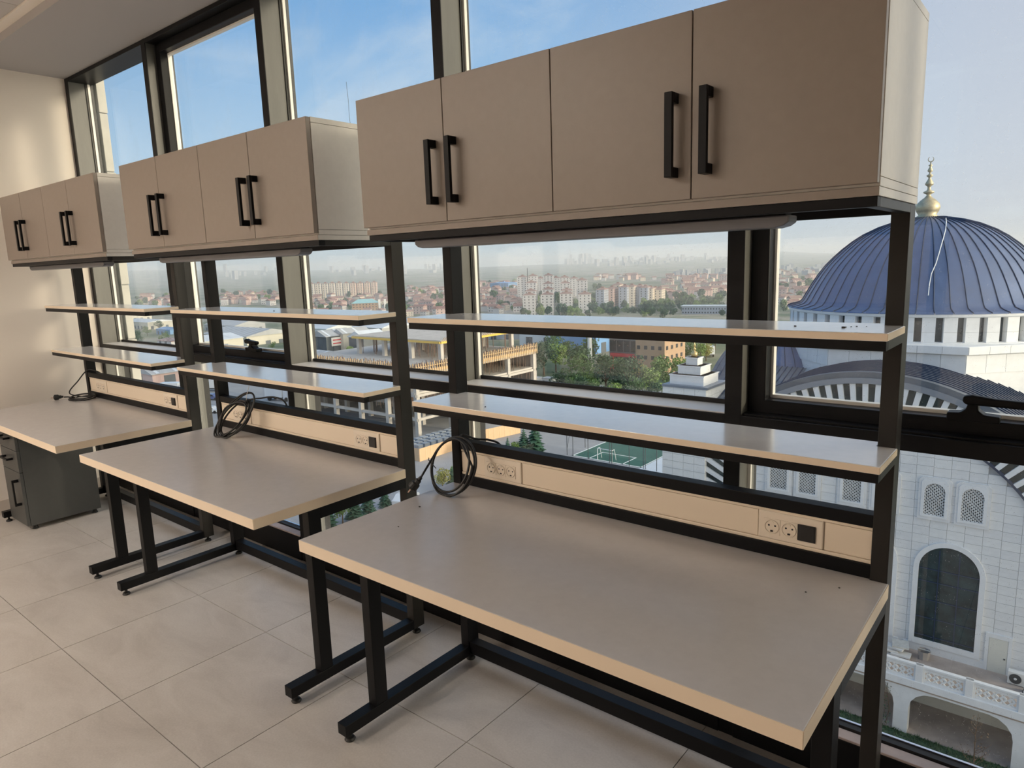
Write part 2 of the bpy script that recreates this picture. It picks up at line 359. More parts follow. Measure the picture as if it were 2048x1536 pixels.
# ---- window wall
MX = [-3.755, -2.562, -1.357, -.165, 1.024, 2.21, 3.40, 4.60]
SASH = {2, 5}
for n in range(1, 8):
    a, b = MX[n-1]+.025, MX[n]-.025
    t = thing('window_%d' % n, ['fixed window beside the side wall', 'opening window with a black handle behind the middle workbench', 'fixed window between the slim mullions behind the middle workbench',
              'fixed window behind the nearest workbench', 'opening window with a long black handle in front of the mosque', 'fixed window past the opening window, out to the right', 'last fixed window next to the near wall'][n-1] , 'window', ((a+b)/2, .89, 0), kind='structure')
    X0, X1 = a-(a+b)/2, b-(a+b)/2; Y = lambda y: y-.89
    mlist = [(X0-.05, X0)] + ([(X1, X1+.05)] if n == 7 else [])
    for (p, q) in mlist:
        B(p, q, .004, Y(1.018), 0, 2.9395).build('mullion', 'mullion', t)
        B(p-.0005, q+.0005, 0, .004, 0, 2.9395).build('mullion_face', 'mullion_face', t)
        B(p+.006, q-.006, Y(1.018), Y(1.058), 0, 2.95).build('mullion_cap', 'gasket', t)
    B(X0, X1, 0, Y(1.05), 2.915, 2.9395).build('head_rail', 'mullion_face', t, bevel=.002)
    B(X0, X1, 0, Y(1.05), 1.047, 1.093).build('transom', 'mullion_face', t, bevel=.002)
    B(X0, X1, Y(.885), Y(.972), 0, .138).build('sill_rail', 'mullion_face', t, bevel=.002)
    B(X0, X1, Y(.885), Y(.93), .138, .146).build('sill_board', 'sill', t, bevel=.002)
    B(X0, X1, Y(.935), Y(.958), .138, .152).build('sill_gasket', 'gasket', t)
    B(X0, X1, Y(.960), Y(.968), .138, .156).build('sill_strip', 'aluminium', t)
    # lower pane with its beads
    B(X0+.002, X1-.002, Y(.9735), Y(.9795), .02, 1.05).build('lower_pane', 'glass', t)
    B(X0, X0+.010, Y(.962), Y(.972), .156, 1.047).build('glazing_bead', 'bead', t)
    if n not in SASH:
        B(X0, X1, Y(.895), Y(1.02), 1.093, 1.0965).build('transom_ledge', 'ledge', t)
        B(X0, X1, Y(1.020), Y(1.027), 1.093, 1.112).build('transom_gasket', 'gasket', t)
        B(X0+.004, X1-.004, Y(1.028), Y(1.034), 1.095, 2.916).build('upper_pane', 'glass', t)
        B(X0, X0+.006, Y(.997), Y(1.003), 1.096, 2.915).build('gasket', 'gasket', t)
        B(X0, X0+.012, Y(1.012), Y(1.027), 1.096, 2.915).build('glazing_bead', 'bead', t)
        B(X1-.012, X1, Y(1.012), Y(1.027), 1.096, 2.915).build('glazing_bead', 'bead', t)
    else:
        s = MB(); y0, y1 = Y(.945), Y(1.015)
        s.ring([(X0+.055, 1.138), (X1-.055, 1.138), (X1-.055, 2.865), (X0+.055, 2.865)], [(X0+.002, 1.094), (X1-.002, 1.094), (X1-.002, 2.914), (X0+.002, 2.914)], y0, y1)
        s.build('sash_frame', 'mullion_face', t, bevel=.003)
        s = MB(); s.ring([(X0+.062, 1.148), (X1-.062, 1.148), (X1-.062, 2.855), (X0+.062, 2.855)], [(X0+.055, 1.138), (X1-.055, 1.138), (X1-.055, 2.865), (X0+.055, 2.865)], Y(.99), y1-.002)
        s.build('glazing_bead', 'bead', t)
        B(X0+.058, X1-.058, Y(1.006), Y(1.012), 1.140, 2.862).build('upper_pane', 'glass', t)
        B(X0+.002, X1-.002, Y(.90), Y(.944), 1.0935, 1.099).build('transom_step', 'mullion_face', t)
        hx = (1.640 if n == 5 else -1.735) - (a+b)/2
        hd = MB(); hd.prism([(hx-.056, 1.140), (hx+.058, 1.140), (hx+.058, 1.158), (hx+.025, 1.160), (hx+.012, 1.170), (hx+.010, 1.186), (hx-.012, 1.186), (hx-.016, 1.172), (hx-.028, 1.162), (hx-.056, 1.160)], Y(.905), Y(.944))
        h = hd.build('handle', 'black_steel', t, bevel=.003)
        lv = MB(); ln = .20 if n == 5 else .105; x0 = hx-.016 if n == 5 else hx-.045
        lv.prism([(x0, 1.184), (x0+ln*.4, 1.183), (x0+ln, 1.180), (x0+ln+.006, 1.190), (x0+ln, 1.199), (x0+ln*.3, 1.204), (x0+.012, 1.210), (x0-.006, 1.206), (x0-.008, 1.192)], Y(.900), Y(.925))
        lv.build('lever', 'black_steel', h, bevel=.005, seg=3)
# thin dark strand stuck to the outside of window 3
so_ = MB().tube([(-.905+.0012*math.sin(k*1.3)+.0013*k, 1.0375, 2.40-.30*k/9) for k in range(-1, 11)], .0009, 5).build('dirt_strand', 'pole_dark'); tag(so_, 'thin dark strand clinging to the outside of the glass above the cabinets', 'strand')

# stone pilaster outside the first window
pil = thing('trim_1', 'cream stone pilaster standing outside the first window', 'pilaster', (-3.7, 1.062, 0), kind='structure')
B(-.5, -.018, .004, .055, -6, 6).build('core', 'stone_joint', pil)
for k in range(-4, 10):
    z = .30 + k*.405
    B(-.5, 0, 0, .058+.004*math.sin(k*2.1), z+.003, z+.402).build('stone', 'pilaster_stone', pil, bevel=.004)

# ================================================================== WORKBENCHES
LB = 1.512
def socket_mesh(dark=False):
    s = MB()
    if dark:
        s.box(-.0225, .0225, -.004, 0, -.0225, .0225, 1); s.box(-.0205, .0205, -.0055, -.004, -.0205, .0205, 1)
        return s.mesh('data_port', ['socket', 'socket_dark'])
    s.box(-.0224, .0224, -.002, 0, -.0224, .0224, 0)
    n = 24
    # bevelled dish: outer rim, recessed floor
    ring = lambda r, y: [(r*math.cos(2*PI*k/n), y, r*math.sin(2*PI*k/n)) for k in range(n)]
    vs = ring(.0205, -.002) + ring(.0195, -.0045) + ring(.0180, -.0045) + ring(.0172, -.0022)
    fs = [(i*n+k, (i+1)*n+k, (i+1)*n+(k+1) % n, i*n+(k+1) % n) for i in range(3) for k in range(n)] + [tuple(range(3*n, 4*n))]
    s.add(vs, fs, 0)
    for hx in (-.0075, .0095):
        s.add([(hx+.0028*math.cos(2*PI*k/10), -.0026, .0035+.0028*math.sin(2*PI*k/10)) for k in range(10)], [tuple(range(10))], 1)
    for hz in (-.0125, .0135):
        s.box(-.003, .004, -.0036, -.0022, hz-.002, hz+.0025, 1 if hz < 0 else 0)
    return s.mesh('socket', ['socket', 'socket_dark'])
SOCK, PORT = socket_mesh(), socket_mesh(True)

def make_bench(label):
    t = thing('workbench', label, 'workbench', (0, 0, 0), 0, 'row of three workbenches along the window')
    BS = 'black_steel'
    MB().prism([(0, 0), (LB, 0), (LB, .692), (LB-.0435, .692), (LB-.0435, .735), (.0435, .735), (.0435, .692), (0, .692)], .711, .750, 'z').build('desktop', ['laminate_top'], t, bevel=.0018)
    # edge banding on the visible edges
    B(0, LB, -.0012, .0002, .7125, .7488).build('front_edge', 'edge_band', t)
    B(LB-.0002, LB+.0012, .0, .692, .7125, .7488).build('end_edge', 'edge_band', t)
    for s in (0, 1):
        x0 = .003 if s == 0 else LB-.043; x1 = x0+.040
        B(x0, x1, .692, .752, .030, 1.680).build('post', 'lit_steel' if s else BS, t, bevel=.0015)
        B(x0, x1, .217, .270, .0725, .711).build('front_leg', BS, t, bevel=.0015)
        fb = B(x0-.002, x1+.002, .083, .690, .032, .0725).build('foot_bar', BS, t, bevel=.0015)
        B(x0, x1, .270, .692, .668, .711).build('top_bearer', BS, t, bevel=.0015)
        for y in (.113, .722):
            MB().lathe([(0, 0), (.017, 0), (.019, .004), (.015, .011), (.007, .014), (.006, .0335), (0, .0335)], (x0+x1)/2, y, 16).build('levelling_foot', 'rubber', t, smooth=False)
    B(.043, LB-.043, .698, .740, .040, .090).build('cross_rail', BS, t, bevel=.0015)
    B(.043, LB-.043, .660, .700, .668, .711).build('apron_rail', BS, t, bevel=.0015)
    for nm, z in (('shelf', 1.400), ('shelf', 1.1015)):
        pl = [(0, .5055), (LB, .5055), (LB, .692), (LB-.045, .692), (LB-.045, .738), (.045, .738), (.045, .692), (0, .692)]
        sh = MB().prism(pl, z-.018, z, 'z').build('shelf', 'shelf_top', t, bevel=.0012)
        B(0, LB, .5043, .5056, z-.0168, z-.0012).build('front_edge', 'edge_band', sh)
        B(LB-.0002, LB+.0012, .5055, .692, z-.0168, z-.0012).build('end_edge', 'edge_band', sh)
        fr = MB(); zb, zt = z-.040, z-.018
        fr.box(.002, LB-.002, .508, .530, zb, zt); fr.box(.0435, LB-.0435, .715, .737, zb, zt)
        fr.box(.002, .024, .530, .692, zb, zt); 
        f = fr.build('shelf_frame', BS, t, bevel=.001)
        B(LB-.024, LB-.002, .530, .692, zb, zt).build('shelf_bracket', 'lit_steel', t, bevel=.001)
    # upright back: rails and cable trunking
    B(.043, LB-.043, .694, .734, .887, .921).build('upper_rail', BS, t, bevel=.0015)
    B(.043, LB-.043, .694, .734, .7505, .788).build('lower_rail', BS, t, bevel=.0015)
    tr = MB(); tr.box(.043, LB-.043, .700, .734, .788, .798); tr.box(.043, LB-.043, .700, .734, .8775, .887); tr.box(.043, LB-.043, .706, .734, .798, .8775)
    tr = tr.build('cable_trunking', 'trunking', t, bevel=.0015)
    for (x0, x1) in ((.0445, .160), (.338, 1.178), (1.354, LB-.0445)):
        B(x0, x1, .7015, .706, .7995, .876).build('trunking_cover', 'trunking', tr, bevel=.0008)
    for (x0, x1, lst) in ((.162, .336, [(.197, 0), (.243, 0), (.289, 0)]), (1.180, 1.352, [(1.218, 0), (1.264, 0), (1.3105, 1)])):
        B(x0, x1, .6965, .706, .7985, .8785).build('socket_plate', 'socket', tr, bevel=.004, seg=3)
        for sx, dk in lst:
            put('data_port' if dk else 'socket', PORT if dk else SOCK, tr, loc=(sx, .6965, .8365))
    # top frame that carries the cabinet
    fr = MB(); fr.box(.003, LB-.003, .357, .382, 1.660, 1.680); fr.box(.0435, LB-.0435, .727, .752, 1.660, 1.680); fr.box(.003, .028, .382, .6915, 1.660, 1.680)
    fr.build('top_frame', BS, t, bevel=.001)
    B(LB-.028, LB-.003, .382, .692, 1.660, 1.680).build('top_bracket', 'lit_steel', t, bevel=.001)
    return t
def make_cabinet(label):
    t = thing('overhead_cabinet', label, 'cabinet', (0, 0, 1.680), 0, 'row of three overhead cabinets')
    LM = 'laminate'; z = lambda v: v-1.680
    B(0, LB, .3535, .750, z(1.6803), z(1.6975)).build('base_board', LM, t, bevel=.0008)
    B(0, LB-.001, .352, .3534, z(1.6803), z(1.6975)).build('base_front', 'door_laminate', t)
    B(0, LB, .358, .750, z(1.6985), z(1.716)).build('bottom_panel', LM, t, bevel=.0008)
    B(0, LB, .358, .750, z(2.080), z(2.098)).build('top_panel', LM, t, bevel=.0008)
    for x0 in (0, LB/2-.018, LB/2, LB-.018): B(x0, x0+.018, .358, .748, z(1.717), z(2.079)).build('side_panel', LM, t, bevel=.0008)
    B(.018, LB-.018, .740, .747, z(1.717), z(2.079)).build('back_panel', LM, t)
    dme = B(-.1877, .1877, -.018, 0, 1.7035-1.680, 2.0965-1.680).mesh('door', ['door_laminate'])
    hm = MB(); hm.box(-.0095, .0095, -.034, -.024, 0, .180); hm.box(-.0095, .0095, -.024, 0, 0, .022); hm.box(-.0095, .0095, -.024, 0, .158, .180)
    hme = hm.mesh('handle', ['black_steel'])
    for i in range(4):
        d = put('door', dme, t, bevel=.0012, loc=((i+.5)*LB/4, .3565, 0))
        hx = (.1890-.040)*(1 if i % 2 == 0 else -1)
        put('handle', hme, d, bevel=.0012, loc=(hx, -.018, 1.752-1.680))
    return t
def make_lightbar(label):
    t = thing('light_bar', label, 'light bar', (.17, .40, 1.632), 0, 'light bars under the cabinets')
    MB().prism([(0, .012), (.012, .004), (.03, 0), (1.13, 0), (1.148, .004), (1.16, .012), (1.16, .026), (0, .026)], 0, .055, 'y').build('cover', 'led_cover', t, bevel=.003)
    B(.01, 1.15, .008, .047, .026, .0478).build('mounting', 'black_steel', t)
    return t
WB = make_bench('nearest workbench, in front of the mosque, with a coil of black cable standing on it')
CB = make_cabinet('nearest overhead cabinet, its pale end panel beside the mosque dome')
LB_ = make_lightbar('slim light bar under the nearest overhead cabinet')
B2, B1 = (-1.800, .0145, 0), (-3.602, .012, 0)
dup(WB, B2, 0, 'middle workbench of the row, a bunched black cable hanging over its back rail')
dup(WB, B1, -.003, 'farthest workbench by the side wall with the grey drawer unit under it')
dup(CB, (B2[0], B2[1], 1.680), 0, 'middle overhead cabinet of the row of three')
dup(CB, (B1[0], B1[1], 1.680), -.003, 'farthest overhead cabinet, next to the side wall')
dup(LB_, (B2[0]+.17, .40+B2[1], 1.632), 0, 'slim light bar under the middle overhead cabinet')
dup(LB_, (B1[0]+.17, .40+B1[1], 1.632), 0, 'slim light bar under the farthest overhead cabinet')

# ---- drawer unit
t = thing('drawer_unit', 'dark grey three-drawer pedestal under the farthest workbench', 'drawer unit', (-3.235, .134, 0))
B(-.315, 0, .019, .43, .030, .655).build('body', 'grey_laminate', t, bevel=.0015)
for k, (z0, z1) in enumerate(((.525, .652), (.385, .522), (.033, .382))):
    d = B(-.314, -.001, 0, .0175, z0, z1).build('drawer', 'grey_laminate', t, bevel=.0015)
    h = MB()
    if k < 2:
        zc = (z0+z1)/2+.012; h.box(-.235, -.085, -.036, -.026, zc-.006, zc+.006); h.box(-.235, -.218, -.026, 0, zc-.006, zc+.006); h.box(-.102, -.085, -.026, 0, zc-.006, zc+.006)
    else:
        h.box(-.062, -.048, -.036, -.026, .165, .335); h.box(-.062, -.048, -.026, 0, .165, .182); h.box(-.062, -.048, -.026, 0, .318, .335)
    h.build('handle', 'black_steel', d, bevel=.001)
for x in (-.285, -.03):
    for y in (.05, .40): MB().lathe([(0, 0), (.016, 0), (.018, .004), (.013, .012), (.009, .0305), (0, .0305)], x, y, 14).build('foot', 'rubber', t)

# ---- cables
def loop_path(c, ax, ay, turns, n, jit, seed, start=0):
    rnd = random.Random(seed); out = []; ph = [rnd.uniform(0, 6.28) for _ in range(6)]
    for i in range(int(turns*n)+1):
        a = start + 2*PI*i/n; k = i/n
        j = 1 + jit*math.sin(k*2.1+ph[0]) + jit*.5*math.sin(k*4.3+ph[1])
        nrm = ax.cross(ay).normalized()
        out.append(Vector(c) + ax*math.cos(a)*j + ay*math.sin(a)*(1+jit*math.sin(k*1.7+ph[2])) + nrm*(.009*math.sin(k*2.6+ph[3])))
    return out
def smooth_path(pts, n=8):
    out = []; P = [Vector(p) for p in pts]
    for i in range(len(P)-1):
        p0, p1, p2, p3 = P[max(i-1, 0)], P[i], P[i+1], P[min(i+2, len(P)-1)]
        for k in range(n):
            s = k/n; out.append(.5*((2*p1) + (p2-p0)*s + (2*p0-5*p1+4*p2-p3)*s*s + (3*p1-p0-3*p2+p3)*s**3))
    return out + [P[-1]]
def plug(t, base, d):
    d = Vector(d).normalized(); b = Vector(base); m = MB()
    m.tube([b, b+d*.006, b+d*.010, b+d*.028, b+d*.033, b+d*.044, b+d*.047, b+d*.058], [.010, .019, .0195, .018, .012, .0115, .008, .0065], 14, 0)
    p = m.build('plug', 'rubber', t, smooth=False)
    u = d.cross(Vector((0, 0, 1))).normalized()
    for s in (-1, 1): MB().tube([b+u*s*.0065, b+u*s*.0065-d*.016], .0022, 8).build('pin', 'copper', p)
# nearest
ca = thing('power_cable', 'black power cable coiled upright against the socket rail of the nearest workbench', 'cable', (.10, .60, .75), 0, 'black power cables')
off = Vector((.10, .60, .75))
lean = Vector((0, .045, .094)); lx = Vector((.110, -.012, 0))
c = Vector((.088, .600, .852))-off
pth = loop_path(c, lx, lean, 3.6, 40, .07, 3, PI*.85)
pth = smooth_path([Vector((-.005, .520, .800))-off+Vector((.003, 0, .004)), Vector((.008, .535, .83))-off], 6)[:-1] + pth
pth += smooth_path([pth[-1], Vector((.075, .665, .948))-off, Vector((.12, .705, .934))-off, Vector((.16, .738, .928))-off, Vector((.19, .765, .90))-off, Vector((.20, .775, .80))-off], 8)[1:]
MB().tube([(p.x, p.y, max(p.z, .0046)) for p in pth], .0042, 8).build('lead', 'cable', ca, smooth=True)
plug(ca, Vector((-.028, .500, .7705))-off, (.55, .42, .75))
MB().tube([Vector((.012, .56, .880))-off, Vector((.020, .55, .876))-off, Vector((.062, .545, .852))-off], .0017, 6).build('cable_tie', 'cable', ca)
# middle
ca = thing('power_cable', 'bunched black power cable draped from the back rail of the middle workbench', 'cable', (-1.46, .62, .75), 0, 'black power cables')
off = Vector((-1.46, .62, .75))
pth = []
rnd = random.Random(11)
top = Vector((-1.385, .672, .942))-off
lp = loop_path(Vector((-1.455, .618, .852))-off, Vector((.082, .046, .090)), Vector((-.060, .004, .036)), 7.5, 32, .22, 17, 0)
pth = lp + smooth_path([lp[-1], Vector((-1.50, .60, .90))-off, top, Vector((-1.33, .700, .950))-off, Vector((-1.26, .728, .958))-off, Vector((-1.20, .752, .935))-off, Vector((-1.19, .77, .85))-off], 8)[1:]
MB().tube([(p.x, p.y, max(p.z, .0046)) for p in pth], .0042, 8).build('lead', 'cable', ca, smooth=True)
MB().tube([(.0105*math.cos(a)+top.x, .0105*math.sin(a)+top.y-.004, top.z-.006+.004*math.sin(2*a)) for a in [k*PI/6 for k in range(13)]], .002, 6).build('tie_band', 'cable', ca)
MB().tube([top+Vector((-.012, -.012, -.002)), top+Vector((-.004, -.014, .02)), top+Vector((.002, -.006, .05)), top+Vector((.006, .0, .072))], .0014, 6).build('cable_tie', 'tie_white', ca)
# farthest
ca = thing('power_cable', 'black power cable lying in a flat coil on the farthest workbench', 'cable', (-3.5, .62, .75), 0, 'black power cables')
off = Vector((-3.5, .62, .75))
pth = loop_path(Vector((-3.470, .625, .762))-off, Vector((.085, .030, 0)), Vector((-.03, .065, .006)), 3.5, 36, .10, 5, PI)
pth = smooth_path([Vector((-3.575, .545, .768))-off, Vector((-3.563, .570, .766))-off], 5)[:-1] + pth
pth += smooth_path([pth[-1], Vector((-3.55, .575, .79))-off, Vector((-3.555, .64, .87))-off, Vector((-3.545, .70, .934))-off, Vector((-3.50, .738, .930))-off, Vector((-3.47, .765, .90))-off, Vector((-3.46, .775, .82))-off], 8)[1:]
MB().tube([(p.x, p.y, max(p.z, .0046)) for p in pth], .0042, 8).build('lead', 'cable', ca, smooth=True)
plug(ca, Vector((-3.600, .490, .7705))-off, (.4, .9, .02))
MB().tube([Vector((-3.50, .60, .769))-off, Vector((-3.475, .585, .772))-off, Vector((-3.455, .575, .762))-off], .0015, 6).build('cable_tie', 'tie_white', ca)
# crumbs left on the upper shelf of the nearest bench and on its desktop
cr = MB(); rnd = random.Random(2)
for (x, y, z, s) in ((1.40, .60, 1.4002, .0035), (1.402, .612, 1.4002, .002), (1.29, .60, 1.4002, .0025), (1.41, .63, 1.4002, .0015), (1.42, .64, 1.4002, .0018), (1.44, .645, 1.4002, .0012), (.30, .56, 1.1017, .002), (1.36, .53, .7502, .002), (1.42, .60, .7502, .002), (.10, .42, .7502, .003), (.18, .25, .7502, .002), (-.98, .60, 1.4002, .003)):
    cr.box(x-s, x+s, y-s*.7, y+s*.7, z, z+s*.8)
tag(cr.build('crumbs', 'crumb'), 'tiny dark crumbs scattered on the shelves and desktops', 'debris', kind='stuff')

# ================================================================== OUTDOORS
PROF = [(0, -28), (260, -28), (520, -45), (780, -57), (1000, -53), (1250, -46.5), (1500, -43), (2500, -43), (4000, -28), (6000, -6), (9000, 30), (20000, 60)]
def sstep(t): t = max(0, min(1, t)); return t*t*(3-2*t)
RIDGE = [(-200, 548), (300, 541), (640, 541), (900, 538), (1060, 531), (1150, 528), (1250, 521), (1280, 517), (1320, 519), (1345, 513), (1400, 514), (1470, 513), (1560, 503), (1650, 507), (1760, 509), (1900, 505), (2300, 492)]
def pray(px, py): return _f + _r*((px-1024)/FPX) + _u*((768-py)/FPX)
RAZ = []
for (px, py) in RIDGE:
    v = pray(px, py); RAZ.append((math.atan2(v.x, v.y), v.z/math.hypot(v.x, v.y)))
def lerp_tab(tab, x):
    if x <= tab[0][0]: return tab[0][1]
    for (a, b), (c, d) in zip(tab, tab[1:]):
        if x <= c: return b + (d-b)*(x-a)/(c-a)
    return tab[-1][1]
def gz(x, y):
    r = math.hypot(x, y)
    near = -24.6 - 3.4*sstep((-x-22)/7)
    if r < 260: return near if x > -60 or r < 200 else -28
    z = lerp_tab(PROF, r)
    if x > -60: z += (near+28)*(1-sstep((r-260)/300))
    if r > 3500:
        t = sstep((r-3500)/5500); rz = 1.57 + 8800*lerp_tab(RAZ, math.atan2(x, y))
        z = z*(1-t) + rz*t
    if r > 700: z += 5*noise.noise(Vector((x*.002, y*.002, 0)))*sstep((r-700)/1000)*(1-sstep((r-5000)/2500))
    return z
def hit(px, py, rmax=12000):
    """ground point seen at a photo pixel: the ray followed until it meets the terrain"""
    v = pray(px, py); v = v/math.hypot(v.x, v.y); r = 20.
    while r < rmax:
        p = CAM + v*r
        if p.z <= gz(p.x, p.y): break
        r += max(1., r*.004)
    return CAM + v*r
def at_r(px, r):
    v = pray(px, 560); v = v/math.hypot(v.x, v.y); p = CAM + v*r; return Vector((p.x, p.y, gz(p.x, p.y)))
def z_at(px, py, r): v = pray(px, py); return CAM.z + r*v.z/math.hypot(v.x, v.y)
# terrain fan
tm = MB(); AZ = [math.radians(-100 + 160*i/80) for i in range(81)]
RR = [2.5, 20, 40, 60, 80, 110, 150, 200, 260, 330, 420, 520, 640, 780, 900, 1050, 1250, 1500, 1900, 2500, 3200, 4000, 5000, 6000, 7000, 8000, 8800, 9500, 11000]
vs_ = []
for r in RR:
    for a in AZ:
        x, y = r*math.sin(a), r*math.cos(a) + 1.5
        vs_.append((x, y, (gz(x, y) if r < 9000 else gz(x*8800/r, y*8800/r) - (r-8800)*.12)))
na = len(AZ)
tm.add(vs_, [(i*na+k, i*na+k+1, (i+1)*na+k+1, (i+1)*na+k) for i in range(len(RR)-1) for k in range(na-1)])
tag(tm.build('terrain', 'ground', smooth=True), 'open ground sloping away to hazy distant hills', 'ground', kind='structure')
# own building below the floor
tag(B(-40, 40, -20, 1.05, -30, -.21).build('building_base', 'concrete'), 'lower storeys of this building under the floor', 'building', kind='structure')
# asphalt yard and road
def sheet(name, pts, h, m, label, cat, kind='structure', parent=None):
    o = MB().prism([(p[0], p[1]) for p in pts], 0, h, 'z').build(name, m, parent)
    z = max(gz(p[0], p[1]) for p in pts); o.location.z = z
    if label: tag(o, label, cat, kind=kind)
    return o
GY = -28
def slab(name, x0, x1, y0, y1, z0, z1, m, label, cat): return tag(B(x0, x1, y0, y1, z0, z1).build(name, m), label, cat, kind='structure')
slab('road', -200, -43, 1.2, 140, -28.2, -27.97, 'asphalt', 'pale asphalt yard between the fence and the young trees', 'road')
slab('courtyard', -22, 60, 1.2, 75, -25, -24.5, 'courtyard', 'grey paved courtyard at the foot of the mosque', 'paving')

# ------------------------------------------------------------------ MOSQUE
XC, YC, YF, ZG = -6.9, 56.5, 42.0, -24.5
mq = thing('mosque', 'large pale stone mosque with a ribbed blue metal dome', 'mosque', (XC, YF, ZG))
def q(x, y, z): return (x-XC, y-YF, z-ZG)
class QB(MB):
    """builder in world coordinates; stores points relative to the mosque's own base"""
    def mesh(s, name, mats):
        s.v = [(a-XC, b-YF, c-ZG) for a, b, c in s.v]; return MB.mesh(s, name, mats)
CZ = -17.0; RO, RS, RI = 11.5, 11.2, 9.45
# core with the arched gable
core = [(-19.3, ZG), (5.5, ZG), (5.5, CZ+2)] + [p for p in arc(XC, CZ, RS, math.asin(2/RS), PI-math.asin(2/RS), 40)] + [(-19.3, CZ+2)]
QB().prism(core, 42.06, 70, 'y').build('core_wall', 'stone_joint', mq)
QB().box(-19.3, 5.5, 42.3, 71, ZG, CZ+4).build('side_wall', 'stone', mq)
# barrel roofs (front and sides) with seams
def barrel(axis):
    b = QB(); s = QB()
    o = arc(0, CZ, RO+.35, 0.05, PI-.05, 48); i_ = arc(0, CZ, RO, .05, PI-.05, 48)
    if axis == 'y':
        b.ring([(XC+p[0], p[1]) for p in i_], [(XC+p[0], p[1]) for p in o], 41.75, 71, closed=False)
        for k in range(20):
            y = 42.3 + .5*k; oo = arc(0, CZ, RO+.41, .05, PI-.05, 48); s.ring([(XC+p[0], p[1]) for p in o], [(XC+p[0], p[1]) for p in oo], y, y+.05, closed=False)
    else:
        for sgn in (-1, 1):
            xa = XC + sgn*7; xb = XC + sgn*13.0
            o2 = [(xx, YC+p[0], p[1]) for xx in (xa, xb) for p in o]; n = len(o)
            b.add(o2, [(k, k+1, n+k+1, n+k) if sgn < 0 else (k+1, k, n+k, n+k+1) for k in range(n-1)])
            for k in range(12):
                x = XC + sgn*(7.4+.48*k); oo = arc(0, CZ, RO+.41, .05, PI-.05, 48)
                s.add([(xx, YC+p[0], p[1]) for xx in (x, x+.05) for p in oo], [(j, j+1, n+j+1, n+j) for j in range(n-1)])
    return b, s
for ax in ('y', 'x'):
    b, s = barrel(ax); r_ = b.build('vault_roof', 'lead_roof', mq, smooth=False); s.build('roof_seams', 'lead_seam', mq, kind='stuff')
QB().ring([(XC+p[0], p[1]) for p in arc(0, CZ, RS, .17, PI-.17, 60)], [(XC+p[0], p[1]) for p in arc(0, CZ, RO+.02, .17, PI-.17, 60)], 41.62, 42.3, closed=False).build('roof_edge', 'lead_light', mq)
# ring window with radial slats
QB().ring([(XC+p[0], p[1]) for p in arc(0, CZ, RI, .14, PI-.14, 60)], [(XC+p[0], p[1]) for p in arc(0, CZ, RS, .14, PI-.14, 60)], 41.90, 42.1, closed=False).build('fan_window', 'arch_glass', mq)
QB().ring([(XC+p[0], p[1]) for p in arc(0, CZ, RI-.14, .14, PI-.14, 60)], [(XC+p[0], p[1]) for p in arc(0, CZ, RI+.02, .14, PI-.14, 60)], 41.80, 42.1, closed=False).build('fan_border', 'lead_seam', mq)
ns = 46
for k in range(ns):
    a = .16 + (PI-.32)*(k+.5)/ns; ca_, sa_ = math.cos(a), math.sin(a); tx, tz = -sa_, ca_
    w1, w2 = .125, .15; s = QB()
    P = [(XC+ca_*RI-tx*w1, CZ+sa_*RI-tz*w1), (XC+ca_*RI+tx*w1, CZ+sa_*RI+tz*w1), (XC+ca_*(RS-.03)+tx*w2, CZ+sa_*(RS-.03)+tz*w2), (XC+ca_*(RS-.03)-tx*w2, CZ+sa_*(RS-.03)-tz*w2)]
    s.prism(P, 41.72, 41.9).build('slat', 'white_stone', mq)
# facade stones
LW = []   # openings: x0,x1,z0,z1 (outer frame)
pairs = [(-12.5, -11.46), (-10.73, -9.74), (-8.19, -7.20), (-6.45, -5.46), (-3.97, -2.98), (-2.20, -1.20)]
for (a, b) in pairs: LW.append((a-.27, b+.27, -13.26, -10.85))
archs = [(-2.55), (-6.80), (-11.05)]
for c_ in archs: LW.append((c_-1.72, c_+1.72, -20.9, -14.45))
LW.append((-.62, .55, -21.3, -19.1))
TW, TH = .83, .50
sm = {k: MB().box(-TW/2+.006, TW/2-.006, 0, .07, -TH/2+.006, TH/2-.006).mesh('stone', [k]) for k in ('stone', 'stone_b', 'stone_c')}
rest = QB(); nst = 0
def is_seen(x, z): return (-5.6 < x < 2.6 and -21.2 < z < -9.0) or (-13.2 < x < -6.8 and -14.0 < z < -11.0)
for i in range(int(25.0/TW)+1):
    for j in range(34):
        x = -16.9 + TW*(i+.5); z = -21.25 + TH*(j+.5) + (.03 if i % 2 else 0)
        if x > 4.3: continue
        if z > CZ and math.hypot(x-XC, z-CZ) > RI-.1: continue
        if z > CZ+RI: continue
        if any(a+.45 < x < b-.45 and c_z+.3 < z < d_z-.3 for a, b, c_z, d_z in LW) and not any(abs(x-c_) > .6 and z > -15.9 and z < -14.3 for c_ in archs if abs(x-c_) < 1.8): continue
        if is_seen(x, z) and nst < 196:
            put('stone', sm[random.choice(('stone', 'stone_b', 'stone_c'))], mq, loc=q(x, 41.99+random.uniform(-.004, .004), z)); nst += 1
        else: rest.box(x-TW/2+.008, x+TW/2-.008, 41.99, 42.06, z-TH/2+.008, z+TH/2-.008)
rest.build('stone_cladding', 'stone', mq, kind='stuff')
